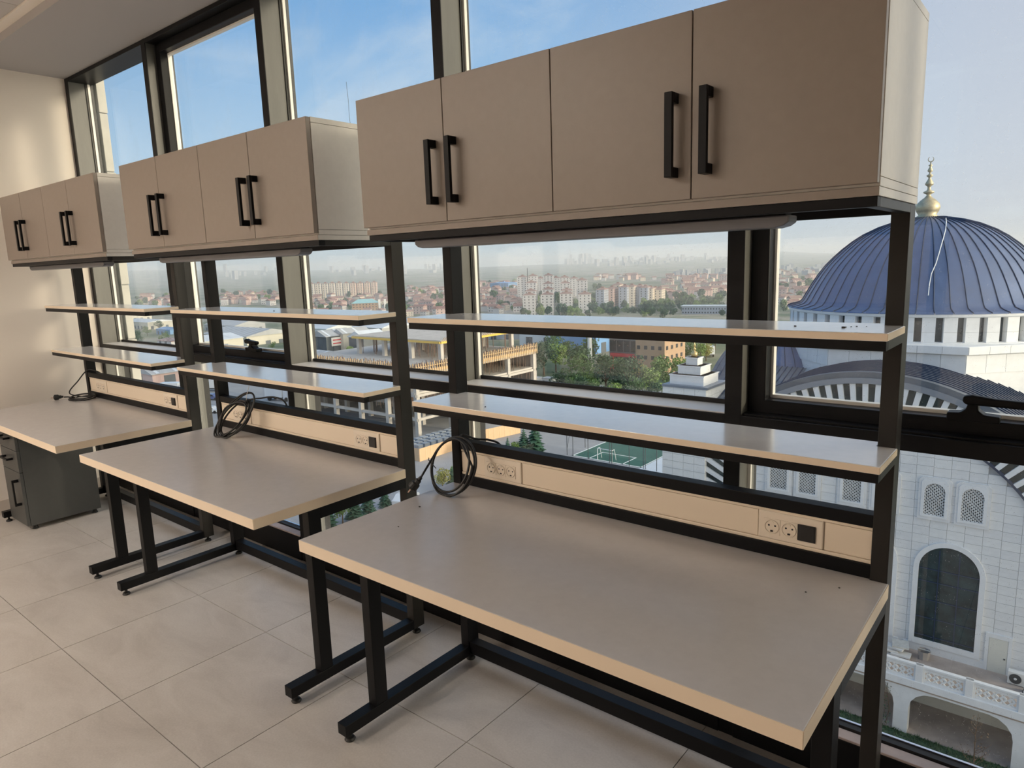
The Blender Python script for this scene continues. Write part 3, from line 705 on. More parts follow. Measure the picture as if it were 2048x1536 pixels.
# lattice windows
def arch_outline(x0, x1, z0, zs, n=14):
    cx, r = (x0+x1)/2, (x1-x0)/2
    return [(x0, z0), (x1, z0)] + [(cx+r*math.cos(PI*k/n), zs+r*math.sin(PI*k/n)) for k in range(n+1)]
def rect_like(pts, x0, x1, z0, z1):
    out = []; cx = (x0+x1)/2
    for k, (x, z) in enumerate(pts):
        if k == 0: out.append((x0, z0))
        elif k == 1: out.append((x1, z0))
        else:
            a = math.atan2(z-pts[2][1], x-cx); dx, dz = math.cos(a), max(math.sin(a), 0)
            hw, hh = (x1-x0)/2, z1-pts[2][1]; s = min(hw/abs(dx) if abs(dx) > 1e-6 else 1e9, hh/dz if dz > 1e-6 else 1e9)
            out.append((cx+dx*s, pts[2][1]+dz*s))
    return out
for (a, b) in pairs:
    z0, zs = -12.97, -11.62
    inn = arch_outline(a, b, z0, zs); out = rect_like(inn, a-.30, b+.30, z0-.30, -10.82)
    f_ = QB().ring(inn, out, 41.90, 42.07).build('lattice_window', 'stone_b', mq)
    out2 = rect_like(inn, a-.16, b+.16, z0-.12, -10.95)
    QB().ring(inn, out2, 41.865, 41.9).build('moulding', 'white_stone', f_)
    QB().prism(arch_outline(a-.03, b+.03, z0-.03, zs), 41.965, 41.98).build('pane', 'dark_glass', f_)
    la = QB(); st = .185; cx = (a+b)/2; r = (b-a)/2
    for sg in (-1, 1):
        for k in range(-20, 40):
            # line x = a + t, z = z0 + k*st + sg*t
            pts_ = []
            for i in range(61):
                t_ = (b-a)*i/60; x, z = a+t_, z0+k*st+sg*t_
                inside = z > z0 and (z < zs or (x-cx)**2+(z-zs)**2 < r*r)
                if inside: pts_.append((x, z))
            if len(pts_) > 2: la.bar((pts_[0][0], 41.94, pts_[0][1]), (pts_[-1][0], 41.94, pts_[-1][1]), .045, .045, up=(0, 1, 0))
    la.build('lattice', 'white_stone', f_)
# tall arched windows
for c_ in archs:
    inn = arch_outline(c_-1.45, c_+1.45, -20.45, -16.15, 24); out = arch_outline(c_-1.72, c_+1.72, -20.78, -16.15, 24)
    f_ = QB().ring(inn, out, 41.88, 42.07).build('arched_window', 'white_stone', mq)
    QB().prism(inn, 41.955, 41.98).build('pane', 'arch_glass', f_)
    mu = QB()
    for dx in (-.48, .48): mu.box(c_+dx-.025, c_+dx+.025, 41.915, 41.955, -20.45, -14.95)
    for z in (-20.2, -19.1, -18.0, -16.9, -16.15): mu.box(c_-1.44, c_+1.44, 41.92, 41.955, z-.025, z+.025)
    mu.build('glazing_bars', 'lead_seam', f_)
    QB().box(c_-2.0, c_+2.0, 41.93, 42.06, -21.25, -20.8).build('apron_stone', 'white_stone', f_)
d_ = QB().box(-.44, .40, 41.93, 42.0, -21.25, -19.30).build('door', 'door_cream', mq); QB().box(.25, .33, 41.90, 41.93, -20.40, -20.33).build('door_handle', 'pole_dark', d_)
fr_ = QB(); fr_.box(-.62, -.45, 41.92, 42.07, -21.25, -19.29); fr_.box(.41, .58, 41.92, 42.07, -21.25, -19.29); fr_.box(-.62, .58, 41.915, 42.07, -19.29, -19.05); fr_.build('door_frame', 'white_stone', d_)
# terrace, parapet and arcade
tc_ = QB(); tc_.box(-19, 16, 38.55, 42.1, -21.75, -21.25); tc_.build('terrace', 'paving', mq)
QB().box(-19, 16, 38.40, 38.75, -21.60, -21.18).build('terrace_cornice', 'white_stone', mq, bevel=.03)
QB().box(-19, 16, 38.46, 38.70, -20.36, -20.24).build('parapet_rail', 'white_stone', mq, bevel=.02)
PSP = 2.25
pp = MB().box(-.17, .17, -.15, .15, 0, .95).mesh('parapet_post', ['white_stone'])
fr_ = MB(); fr_.ring([(-.86, .14), (.86, .14), (.86, .66), (-.86, .66)], [(-.955, .0), (.955, 0), (.955, .82), (-.955, .82)], -.06, .06)
for k in range(-1, 6):
    cx_ = -.86+.344*k
    for sg in (-1, 1): 
        for dz in (0, .26):
            xa, xb = cx_, cx_+.26
            xa2, xb2 = max(xa, -.86), min(xb, .86)
            if xb2-xa2 > .05:
                za, zb = .14+dz+(0 if sg > 0 else .26), .14+dz+(.26 if sg > 0 else 0)
                fa = lambda x: za+(zb-za)*(x-xa)/(xb-xa)
                fr_.bar((xa2, 0, fa(xa2)), (xb2, 0, fa(xb2)), .05, .05, up=(0, 1, 0))
for k in range(5):
    cx_ = -.688+.344*k; n_ = 10
    ci = [(cx_+.09*math.cos(2*PI*i/n_), .40+.09*math.sin(2*PI*i/n_)) for i in range(n_)]; co = [(cx_+.135*math.cos(2*PI*i/n_), .40+.135*math.sin(2*PI*i/n_)) for i in range(n_)]
    fr_.ring(ci, co, -.03, .03); fr_.bar((cx_, 0, .14), (cx_, 0, .66), .03, .03); 
fr_.bar((-.86, 0, .40), (.86, 0, .40), .03, .03)
ppan = fr_.mesh('parapet_panel', ['white_stone'])
for k in range(-6, 7):
    x = -3.17 + PSP*k
    put('parapet_post', pp, mq, loc=q(x, 38.58, -21.19)); put('parapet_panel', ppan, mq, loc=q(x+PSP/2, 38.58, -21.19))
# arcade front
AP = 5.35
for k in range(-3, 4):
    c_ = -1.25 + AP*k
    x0, x1 = c_-AP/2, c_+AP/2
    zc, rr_ = -22.95, 1.1
    inn = [(c_-2.32, ZG), (c_-2.32, zc)] + [(c_-2.32+1.1-1.1*math.cos(a), zc+1.1*math.sin(a)) for a in (.4, .8, 1.2, PI/2)] + [(c_+2.32-1.1+1.1*math.sin(a), zc+1.1*math.cos(a)) for a in (0, .4, .8, 1.2)] + [(c_+2.32, zc), (c_+2.32, ZG)]
    out = [(x0, ZG), (x0, zc)] + [(x0, -21.75)] + [(x0+.8, -21.75), (x0+1.2, -21.75), (c_-2.32+1.1, -21.75)] + [(c_+2.32-1.1, -21.75), (x1-1.2, -21.75), (x1-.8, -21.75), (x1, -21.75)] + [(x1, zc), (x1, ZG)]
    a_ = QB().ring(inn, out, 38.55, 39.15, closed=False).build('arcade_arch', 'white_stone', mq)
QB().box(-19, 16, 38.6, 42.0, ZG-.1, ZG+.05).build('arcade_floor', 'paving', mq)
bw = QB(); bw.box(-19, 16, 41.9, 42.05, ZG, -21.75); bw.build('arcade_wall', 'door_cream', mq)
# drum and dome
def octo(ap, z0, z1, m, name):
    R8 = ap/math.cos(PI/8); P8 = [(XC+R8*math.cos(PI/8+k*PI/4), YC+R8*math.sin(PI/8+k*PI/4)) for k in range(8)]
    return QB().prism(P8, z0, z1, 'z').build(name, m, mq, bevel=.04)
octo(9.25, -8.0, -4.62, 'white_stone', 'drum_base'); octo(9.55, -4.60, -4.10, 'white_stone', 'drum_ledge')
# ledge and base joints: white blocks
for kk in range(8):
    a = kk*PI/4 - PI/2; n_ = Vector((math.cos(a), math.sin(a), 0)); tdir = Vector((-n_.y, n_.x, 0))
    if n_.y > .3: continue
    for (ap, z0, z1, nb) in ((9.25, -5.75, -4.66, 6), (9.55, -4.58, -4.12, 6)):
        half = ap*math.tan(PI/8)
        for i in range(nb):
            c_ = Vector((XC, YC, 0)) + n_*(ap+.02) + tdir*(-half + 2*half*(i+.5)/nb); w_ = half/nb-.012
            s = QB(); a0 = c_-tdir*w_; b0 = c_+tdir*w_
            s.bar((a0.x, a0.y, (z0+z1)/2), (b0.x, b0.y, (z0+z1)/2), .06, z1-z0-.02); s.build('drum_block', 'white_stone', mq)
QB().lathe([(8.45, -4.1), (8.45, -2.2)], XC, YC, 96).build('drum_glass', 'dark_glass', mq, smooth=True)
QB().lathe([(8.4, -4.15), (8.95, -4.15), (8.95, -4.05), (8.6, -4.0)], XC, YC, 96).build('drum_sill', 'white_stone', mq)
QB().lathe([(8.4, -2.55), (8.85, -2.52), (8.98, -2.45), (9.02, -2.25), (8.4, -2.2)], XC, YC, 96).build('eave_band', 'white_stone', mq)
NP = 48
for k in range(NP):
    a = 2*PI*(k+.5)/NP
    if math.sin(a) > .45: continue
    n_ = Vector((math.cos(a), math.sin(a), 0)); td = Vector((-n_.y, n_.x, 0)); c_ = Vector((XC, YC, 0))+n_*8.62
    s = QB(); a0, b0 = c_-td*.36, c_+td*.36
    s.bar((a0.x, a0.y, -3.72), (b0.x, b0.y, -3.72), .42, .62); s.bar((a0.x, a0.y, -2.96), (b0.x, b0.y, -2.96), .42, .88); s.build('pilaster', 'white_stone', mq)
DP = [(.02, 3.92), (1.0, 3.83), (2.17, 3.58), (3.1, 3.27), (4.06, 2.80), (4.75, 2.34), (5.4, 1.80), (6.0, 1.22), (6.51, .66), (6.97, .02), (7.36, -.62), (7.72, -1.28), (8.0, -1.80), (8.2, -2.02), (8.6, -2.15), (9.02, -2.24), (9.04, -2.30)]
dm = QB().lathe([(max(r-.06, 0), z-.05) for r, z in DP], XC, YC, 56).build('dome', 'lead_seam', mq)
NG = 56
for k in range(NG):
    g_ = QB(); a0 = 2*PI*k/NG; e_ = .035
    vs2 = []
    for r, z in DP:
        ed = min(e_/max(r, .3), .4*2*PI/NG)
        for s_ in range(3):
            a = a0+ed + (2*PI/NG-2*ed)*s_/2; vs2.append((XC+r*math.cos(a), YC+r*math.sin(a), z))
    n3 = len(DP); g_.add(vs2, [(i*3+s_, (i+1)*3+s_, (i+1)*3+s_+1, i*3+s_+1) for i in range(n3-1) for s_ in range(2)])
    g_.build('dome_panel', 'lead', dm, smooth=True)
sm_ = QB()
for k in range(NG):
    a = 2*PI*k/NG; sm_.tube([(XC+(r+.02)*math.cos(a), YC+(r+.02)*math.sin(a), z+.02) for r, z in DP[1:]], .028, 4)
sm_.build('standing_seams', 'lead_seam', dm, kind='stuff')
FIN = [(0, 3.8), (.66, 3.82), (.68, 3.92), (.55, 4.0), (.70, 4.25), (.78, 4.5), (.72, 4.75), (.5, 5.0), (.25, 5.2), (.13, 5.35), (.14, 5.42), (.34, 5.52), (.34, 5.60), (.13, 5.70), (.10, 5.85), (.11, 5.95), (.26, 6.08), (.25, 6.2), (.12, 6.42), (.08, 6.55), (.20, 6.66), (.20, 6.72), (.07, 6.80), (.06, 6.9), (.17, 7.0), (.15, 7.1), (.05, 7.3), (.14, 7.38), (.05, 7.45), (.035, 7.6), (0, 7.6)]
QB().lathe(FIN, XC-.08, YC, 24).build('finial', 'old_gold', mq, smooth=True)
cm = QB(); n_ = 16; ci = [(XC-.08+.19*math.cos(PI/2+.5+(2*PI-1.0)*i/n_), 7.78+.19*math.sin(PI/2+.5+(2*PI-1.0)*i/n_)) for i in range(n_+1)]; co = [(XC-.08+.15*math.cos(PI/2+.5+(2*PI-1.0)*i/n_), 7.80+.15*math.sin(PI/2+.5+(2*PI-1.0)*i/n_)) for i in range(n_+1)]
cm.ring(co, ci, YC-.03, YC+.03, closed=False).build('crescent', 'old_gold', mq)
dl = QB(); a = -PI/2+.03
dl.tube([(XC+(r+.05)*math.cos(a+xo/r), YC+(r+.05)*math.sin(a+xo/r), z+.07) for (r, z), xo in zip(DP[2:12], (1.30, 1.42, 1.50, 1.50, 1.46, 1.42, 1.36, 1.20, 1.18, 1.20))], .03, 5).build('lightning_cable', 'white_metal', dm)
# corner buttress with stepped top
bx0, bx1, by0, by1 = -19.85, -16.72, 41.6, 44.8
QB().box(bx0+.07, bx1-.07, by0+.07, by1, ZG, -6.95).build('buttress', 'stone_joint', mq)
for i in range(4):
    for j in range(13):
        w_ = (bx1-bx0)/4; x = bx0+w_*(i+.5); z = -7.25-.52*j+(.0 if i % 2 else 0)
        QB().box(x-w_/2+.008, x+w_/2-.008, by0, by0+.07, z-.25, z+.25).build('stone', random.choice(('stone_c', 'stone')), mq)
for j in range(13):
    z = -7.25-.52*j
    for i in range(4): QB().box(bx1-.07, bx1, by0+.08+.8*i, by0+.08+.8*i+.785, z-.25, z+.25).build('stone', random.choice(('stone_c', 'stone')), mq)
QB().box(bx0-.02, bx1+.12, by0-.05, by1+.1, -7.02, -6.86).build('buttress_cap', 'lead_light', mq)
bcx, bcy = (bx0+bx1)/2, (by0+by1)/2
for hw, z0, z1 in ((1.22, -6.88, -6.20), (.82, -6.20, -5.62), (.42, -5.62, -5.10)):
    s_ = QB().box(bcx-hw, bcx+hw, bcy-hw, bcy+hw, z0, z1).build('stepped_cap', 'white_stone', mq, bevel=.015)
    QB().box(bcx-hw-.05, bcx+hw+.05, bcy-hw-.05, bcy+hw+.05, z1-.07, z1).build('cap_moulding', 'white_stone', s_)
QB().lathe([(0, -5.1), (.2, -5.1), (.2, -5.02), (.26, -4.92), (.2, -4.78), (.06, -4.70), (.05, -4.62), (.13, -4.56), (.05, -4.5), (.04, -4.42), (.10, -4.34), (.04, -4.2), (.03, -4.05), (0, -4.0)], bcx, bcy, 16).build('buttress_finial', 'gold', mq, smooth=True)
QB().lathe([(.02, -4.15), (1.2, -4.35), (2.3, -4.9), (3.2, -5.8), (3.8, -6.9), (4.0, -7.8), (4.25, -8.0)], -15.3, 52.0, 40).build('corner_dome', 'lead', mq, smooth=True)
cs_ = QB()
for k in range(32):
    a = 2*PI*k/32; cs_.tube([(-15.3+(r+.01)*math.cos(a), 52+(r+.01)*math.sin(a), z+.01) for r, z in ((.3, -4.17), (1.2, -4.35), (2.3, -4.9), (3.2, -5.8), (3.8, -6.9), (4.0, -7.8))], .03, 4)
cs_.build('corner_dome_seams', 'lead_seam', mq, kind='stuff')
sr = QB(); sr.add([(-16.72, 42.4, -8.2), (-12.4, 42.4, -8.2), (-12.4, 48.5, -6.2), (-16.72, 48.5, -6.2)], [(0, 1, 2, 3)])
for k in range(12):
    x = -16.6+.36*k; sr.bar((x, 42.4, -8.18), (x, 48.5, -6.18), .05, .06, 1)
sr.build('corner_roof', ['lead_roof', 'lead_seam'], mq)
# curved gutter bracket beyond the buttress (pale arch)
ap_ = arc(-21.7, -10.2, 2.2, .9, 2.4, 12); ap2 = arc(-21.7, -10.2, 1.95, .9, 2.4, 12)
QB().ring(ap2, ap_, 43.2, 44.0, closed=False).build('flying_arch', 'white_stone', mq)
# things on the terrace
for k, (x, y) in enumerate(((.98, 41.3), (1.55, 40.7))):
    t = thing('air_conditioner', ['larger white outdoor air-conditioner unit beside the cream terrace door', 'smaller white outdoor unit in front of the larger one on the terrace'][k], 'air conditioner', (x, y, -21.25), 0)
    w_, h_ = (.46, .72) if k == 0 else (.3, .5)
    B(-w_, w_, -.17, .17, .03, h_).build('casing', 'plastic_white', t, bevel=.02)
    MB().lathe([(0, 0), (.25*w_/.46, 0), (.27*w_/.46, .015), (.27*w_/.46, .03), (0, .03)], 0, 0, 24).build('fan_grille', 'grille', t, loc=(-.12, -.17, h_*.52)).rotation_euler = (PI/2, 0, 0)
    MB().lathe([(0, .03), (.07, .03), (.05, .045), (0, .045)], 0, 0, 16).build('fan_hub', 'plastic_white', t, loc=(-.12, -.172, h_*.52)).rotation_euler = (PI/2, 0, 0)
    for s_ in (-.3, .3): B(s_-.04, s_+.04, -.16, .16, 0, .03).build('foot', 'grille', t)
t = thing('board_stack', 'stack of pale boards and torn sheets on the terrace', 'boards', (-4.75, 40.9, -21.25))
rnd = random.Random(4)
for k in range(6):
    m_ = MB(); w_ = rnd.uniform(.35, .6); d_l = rnd.uniform(.25, .45); cx_, cy_ = rnd.uniform(-.35, .35), rnd.uniform(-.2, .2)
    B(-w_, w_, -d_l, d_l, 0, .09).build('board', rnd.choice(('debris', 'plastic_white')), t, loc=(cx_, cy_, .1*k)).rotation_euler = (0, 0, rnd.uniform(-.3, .3))
t = thing('waste_bin', 'small grey bin beside the stack of boards on the terrace', 'bin', (-3.35, 41.2, -21.25))
MB().lathe([(0, 0), (.26, 0), (.32, .5), (.34, .52), (.30, .5), (.25, .1), (0, .1)], 0, 0, 8).build('tub', 'concrete_dark', t)
B(-.3, .3, -.02, .02, .52, .56).build('rim_bar', 'debris', t)
t = thing('grass_strip', 'narrow green planting strip along the foot of the arcade', 'grass', (0, 0, -24.5), kind='stuff')
gm = MB(); rnd = random.Random(9)
gm.box(-14, 14, 37.0, 38.5, 0, .06)
for k in range(5000):
    x, y = rnd.uniform(-12, 8), rnd.uniform(37.0, 38.5); a = rnd.uniform(0, PI); h_ = rnd.uniform(.1, .28); w_ = .04
    gm.add([(x-w_*math.cos(a), y-w_*math.sin(a), .05), (x+w_*math.cos(a), y+w_*math.sin(a), .05), (x+rnd.uniform(-.1, .1), y+rnd.uniform(-.1, .1), h_)], [(0, 1, 2)])
gm.build('turf', 'grass', t, kind='stuff')
B(-14, 14, 36.85, 36.98, 0, .12).build('kerb', 'white_stone', t)

# ------------------------------------------------------------------ plants
def leaf_cloud(m, rnd, c, rad, n, size, mi=0, flat=.8):
    for _ in range(n):
        while True:
            d = Vector((rnd.uniform(-1, 1), rnd.uniform(-1, 1), rnd.uniform(-1, 1)))
            if .001 < d.length < 1: break
        d = d.normalized()*(d.length**.4)
        p = Vector(c) + Vector((d.x*rad[0], d.y*rad[1], d.z*rad[2]))
        u = Vector((rnd.uniform(-1, 1), rnd.uniform(-1, 1), rnd.uniform(-1, 1))).normalized(); w_ = u.cross(Vector((rnd.uniform(-1, 1), rnd.uniform(-1, 1), rnd.uniform(-1, 1)))).normalized()
        s = size*rnd.uniform(.6, 1.3)
        m.add([p-u*s, p-w_*s*.6, p+u*s, p+w_*s*.6], [(0, 1, 2, 3)], mi)
def broadleaf(seed, h, w_, leafm, n=1500, size=.28):
    rnd = random.Random(seed); m = MB()
    for k in range(11):
        a = rnd.uniform(0, 2*PI); rr_ = rnd.uniform(.1, .62)*w_; zz = h*rnd.uniform(.38, .85)
        if k == 0: a = rr_ = 0; zz = h*.78
        rad = w_*rnd.uniform(.30, .48)
        leaf_cloud(m, rnd, (rr_*math.cos(a), rr_*math.sin(a), zz), (rad, rad, rad*.8), n//11, size)
    tr = MB(); tr.tube([(0, 0, 0), (.05, .03, h*.3), (.0, .08, h*.55)], [h*.028, h*.02, h*.01], 7)
    for k in range(4):
        a = k*1.7; tr.tube([(0, 0, h*.3), (w_*.3*math.cos(a), w_*.3*math.sin(a), h*.5), (w_*.5*math.cos(a), w_*.5*math.sin(a), h*.66)], [h*.012, h*.008, h*.004], 5)
    return m.mesh('crown', [leafm]), tr.mesh('trunk', ['trunk'])
def conifer(seed, h, w_):
    rnd = random.Random(seed); m = MB(); L_ = 13
    for i in range(L_):
        z = h*(.10+.86*i/L_); r_ = w_*(1-i/L_)**.85+.06; nb = 9 if i < 9 else 6
        for k in range(nb):
            a = 2*PI*k/nb + rnd.uniform(-.3, .3); rr_ = r_*rnd.uniform(.75, 1.15); dx, dy = math.cos(a), math.sin(a); ww = rr_*.36
            t_ = Vector((-dy, dx, 0))
            tip = Vector((dx*rr_, dy*rr_, z-rr_*.12)); mid = Vector((dx*rr_*.5, dy*rr_*.5, z+rr_*.05)); b_ = Vector((0, 0, z+h*.05))
            m.add([b_, mid-t_*ww, tip, mid+t_*ww, mid-Vector((0, 0, ww*.7))], [(0, 1, 2), (0, 2, 3), (1, 4, 2), (4, 3, 2)])
    m.add([(-.05, 0, h*.9), (.05, 0, h*.9), (0, 0, h)], [(0, 1, 2)])
    return m.mesh('crown', ['conifer']), MB().tube([(0, 0, 0), (0, 0, h*.9)], [h*.022, h*.006], 6).mesh('trunk', ['trunk'])
BV = [broadleaf(21, 9, 4.4, 'leaf'), broadleaf(22, 8, 4.0, 'leaf_light'), broadleaf(23, 9, 4.6, 'leaf_dark'), broadleaf(24, 8, 3.6, 'leaf_yellow', 1100)]
CV = [conifer(31, 4.0, 1.35), conifer(32, 4.6, 1.3)]
def plant(name, var, loc, sc, label, cat, group, rz=0):
    t = thing(name, label, cat, loc, rz, group); t.scale = (sc, sc, sc) if not isinstance(sc, tuple) else sc
    put('crown', var[0], t); put('trunk', var[1], t); return t
# group of leafy trees between the building site and the mosque
TREES = [(1088, 752, 1.1, 2), (1100, 715, 1.0, 0), (1112, 745, 1.2, 1), (1128, 775, 1.2, 0), (1140, 735, 1.1, 0), (1160, 760, 1.2, 2), (1152, 790, 1.1, 0), (1185, 775, 1.2, 0), (1205, 750, 1.1, 1),
         (1212, 790, 1.3, 2), (1235, 745, 1.3, 0), (1250, 775, 1.25, 0), (1262, 800, 1.1, 2), (1285, 770, 1.1, 3), (1300, 800, 1.1, 1), (1315, 762, 1.2, 1), (1328, 790, 1.0, 0), (1245, 715, 1.1, 1), (1310, 735, .8, 3),
         (1345, 735, .9, 3), (1358, 770, .9, 1), (1372, 725, .9, 0), (1400, 730, .9, 1), (1412, 722, .8, 3), (1355, 705, 1.0, 2), (1380, 700, 1.0, 0), (1430, 700, .9, 0), (1175, 735, 1.1, 0), (1120, 700, .9, 2), (1268, 735, 1.2, 2), (1100, 778, .7, 0), (1118, 790, .7, 2), (1140, 800, .7, 0), (1165, 806, .7, 2), (1190, 808, .7, 0), (1230, 815, .7, 1), (1280, 815, .7, 0), (1312, 818, .7, 2), (1175, 792, .8, 1), (1240, 795, .8, 0)]
nm_ = ['mid green leafy tree', 'pale green leafy tree', 'dark green dense tree', 'yellowish green tree']
NOGO = []
for bx_, by_, ox, oy, rr_ in ((1236, 745, 0, 8, 9), (1296, 750, 0, 7, 9), (1047, 778, 0, 0, 5), (1083, 778, 0, 0, 5), (1106, 778, 0, 0, 5)):
    hp_ = hit(bx_, by_); NOGO.append((hp_.x+ox, hp_.y+oy, rr_))
for k, (px, py, s, v) in enumerate(TREES):
    p = hit(px, py)
    if any(math.hypot(p.x-a, p.y-b) < c_ for a, b, c_ in NOGO): continue
    plant('leafy_tree', BV[v], (p.x, p.y, gz(p.x, p.y)), s*random.uniform(.8, 1.0)*(.62 if 1180 < px < 1330 and py < 790 else 1), nm_[v] + ' in the grove left of the mosque', 'tree', 'trees in the grove beside the mosque', random.uniform(0, 6))
for k, (px, py, s, v) in enumerate([(275, 690, 1.2, 2), (295, 672, 1.1, 0), (318, 660, 1.2, 2), (262, 745, .9, 1), (285, 735, .8, 3), (300, 725, .8, 1), (330, 690, 1.0, 0), (650, 690, .7, 2), (690, 705, .6, 1), (700, 715, .5, 1), (455, 688, .5, 1), (545, 700, .4, 0)]):
    p = hit(px, py); plant('leafy_tree', BV[v], (p.x, p.y, gz(p.x, p.y)), s, nm_[v] + (' seen through the first window' if px < 340 else ' among the warehouses'), 'tree', 'trees among the warehouses' if px > 340 else 'trees seen through the first window', k)
# young conifers and shrubs planted along the yard
for k, (x, y, s, v) in enumerate([(-63.6, 44.2, 1.0, 0), (-63.5, 50.2, .85, 1), (-63.7, 53.0, .7, 0), (-63.4, 41.5, .9, 1), (-62.0, 63.5, .75, 0), (-64.2, 78.0, .8, 1), (-62.3, 79.6, 1.25, 0), (-61.0, 80.6, 1.45, 1), (-65.5, 77.0, .6, 0), (-63.2, 47.9, .9, 0)]):
    plant('young_conifer', CV[v], (x, y, -27.97), s, 'small dark green conifer planted along the pale asphalt yard', 'tree', 'young conifers along the yard', k*1.3)
for k, (x, y, s, v) in enumerate([(-63.5, 46.3, .42, 1), (-62.5, 62.0, .40, 3), (-62.3, 64.4, .36, 1), (-63.2, 78.7, .36, 1)]):
    plant('young_broadleaf', BV[v], (x, y, -27.97), s, 'young pale green broadleaf tree planted among the small conifers', 'tree', 'young broadleaf trees along the yard', k)
# bare sapling and climbing plant before the arcade
t = thing('sapling', 'thin nearly bare young tree in front of the arcade', 'tree', (-.35, 36.2, -24.5))
rnd = random.Random(8); sp = MB(); lf = MB()
sp.tube([(0, 0, 0), (.03, 0, 1.4), (.0, .03, 2.8), (.05, 0, 3.9)], [.045, .035, .02, .006], 6)
for k in range(26):
    z = rnd.uniform(.7, 3.6); a = rnd.uniform(0, 2*PI); l = (4.2-z)*.26*rnd.uniform(.6, 1.2)
    e = (l*math.cos(a), l*math.sin(a), z+l*1.3); sp.tube([(0, 0, z), (e[0]*.5, e[1]*.5, z+l*.55), e], [.012, .008, .003], 4)
    for _ in range(5):
        f_ = rnd.uniform(.4, 1); leaf_cloud(lf, rnd, (e[0]*f_, e[1]*f_, z+(e[2]-z)*f_), (.08, .08, .08), 1, .05)
sp.build('branches', 'trunk', t); lf.build('leaves', 'trunk', t)
t = thing('climbing_plant', 'climbing plant with dark leaves at the edge of an arcade pier', 'plant', (-4.62, 38.4, -24.5)); lf = MB(); st_ = MB()
for k in range(5): st_.tube([(rnd.uniform(-.25, .15), 0, .0), (rnd.uniform(-.3, .2), .05, 1.2), (rnd.uniform(-.2, .3), .08, 2.7)], .012, 4)
for k in range(55): leaf_cloud(lf, rnd, (rnd.uniform(-.35, .25), rnd.uniform(-.08, .1), 2.7*rnd.random()**1.6), (.1, .06, .1), 2, .06)
st_.build('stems', 'trunk', t); lf.build('leaves', 'leaf_dark', t)

# ------------------------------------------------------------------ building site
cs = thing('building_site_frame', 'unfinished concrete frame with timber formwork around its top deck', 'construction', (-85, 79, GY))
def c(x, y, z): return (x+85, y-79, z-GY)
class CB_(MB):
    def mesh(s, name, mats): s.v = [c(*p) for p in s.v]; return MB.mesh(s, name, mats)
x0, x1, y0, y1 = -124.0, -85.0, 79.0, 113.5
for z in (-23.9, -19.7): CB_().box(x0, x1-.4, y0+8 if z < -20 else y0, y1, z-.35, z).build('floor_slab', 'concrete', cs)
CB_().box(x0, x1, y0, y1, -16.35, -15.95).build('deck', 'concrete', cs)
CB_().box(x0, x1-.2, y1-.4, y1, GY, -16.3).build('rear_wall', 'concrete_dark', cs)
CB_().box(x0, x0+.4, y0, y1, GY, -16.3).build('rear_wall', 'concrete_dark', cs)
colm = MB().box(-.38, .38, -.38, .38, 0, 11.7).mesh('column', ['concrete'])
for i in range(6):
    for j in range(5):
        put('column', colm, cs, loc=c(x1-.5-7.6*i, y0+.5+8.3*j, GY))
for z in (-24.0, -19.8, -16.2):
    for j in range(5): CB_().box(x0, x1, y0+.2+8.3*j, y0+.8+8.3*j, z-.75, z-.3).build('beam', 'concrete', cs)
    CB_().box(x1-.8, x1-.2, y0, y1, z-.75, z-.3).build('beam', 'concrete', cs)
# formwork edge: boards and uprights
fb_ = CB_(); fb_.box(x1, x1+.12, y0-.3, y1, -16.5, -15.95); fb_.box(x1, x1+.12, y0-.3, y1, -15.45, -15.3); fb_.build('formwork_board', 'formwork', cs)
fb_ = CB_(); fb_.box(x0, x1+.1, y0-.15, y0, -16.4, -15.95); fb_.box(x0, x1+.1, y0-.15, y0, -15.45, -15.3); fb_.build('formwork_board', 'formwork', cs)
up = CB_()
for k in range(62): y = y0+k*.56; up.box(x1+.12, x1+.25, y, y+.15, -16.9, -14.75-.15*math.sin(k*3.7))
for k in range(70): x = x0+k*.56; up.box(x, x+.15, y0-.28, y0-.15, -16.9, -14.75-.15*math.sin(k*2.9))
up.build('formwork_uprights', 'formwork', cs, kind='stuff')
rb = CB_(); rnd = random.Random(12)
for k in range(900):
    e = rnd.random()
    x, y = (x1-rnd.uniform(.2, 2), rnd.uniform(y0, y1)) if e < .6 else (rnd.uniform(x0, x1), y0+rnd.uniform(.2, 2))
    h_ = rnd.uniform(.3, 1.0); rb.box(x, x+.08, y, y+.08, -15.95, -15.95+h_*1.3)
for k in range(420):
    x, y = x1-rnd.uniform(1, 14), rnd.uniform(y0+2, y1-1); rb.box(x, x+.06, y, y+.06, -23.9, -20.1) if k % 2 else rb.box(x, x+.06, y, y+.06, -19.7, -16.4)
rb.build('rebar', 'rebar', cs, kind='stuff')
# raised deck part with yellow formwork beams
CB_().box(-116, -90, 90.5, 113.5, -12.5, -12.1).build('upper_deck', 'concrete', cs)
for i in range(4):
    for j in range(3): put('column', MB().box(-.38, .38, -.38, .38, 0, 3.5).mesh('column', ['concrete']), cs, loc=c(-90.6-8*i, 91+10.5*j, -15.95))
CB_().box(-90, -89.8, 90, 113.5, -12.7, -12.3).build('formwork_beam', 'yellow_beam', cs); CB_().box(-116, -89.8, 90.2, 90.4, -12.7, -12.3).build('formwork_beam', 'yellow_beam', cs)
up = CB_()
for k in range(40): y = 90.4+k*.58; up.bar((-89.9, y, -12.4), (-89.1, y+.3, -11.5), .1, .1)
up.build('formwork_brackets', 'formwork', cs, kind='stuff')
pr = CB_(); rnd = random.Random(5)
for k in range(150): x, y = rnd.uniform(-115, -90.5), rnd.uniform(91, 113); pr.box(x, x+.09, y, y+.09, -15.95, -12.5)
pr.build('deck_props', 'rebar', cs, kind='stuff')
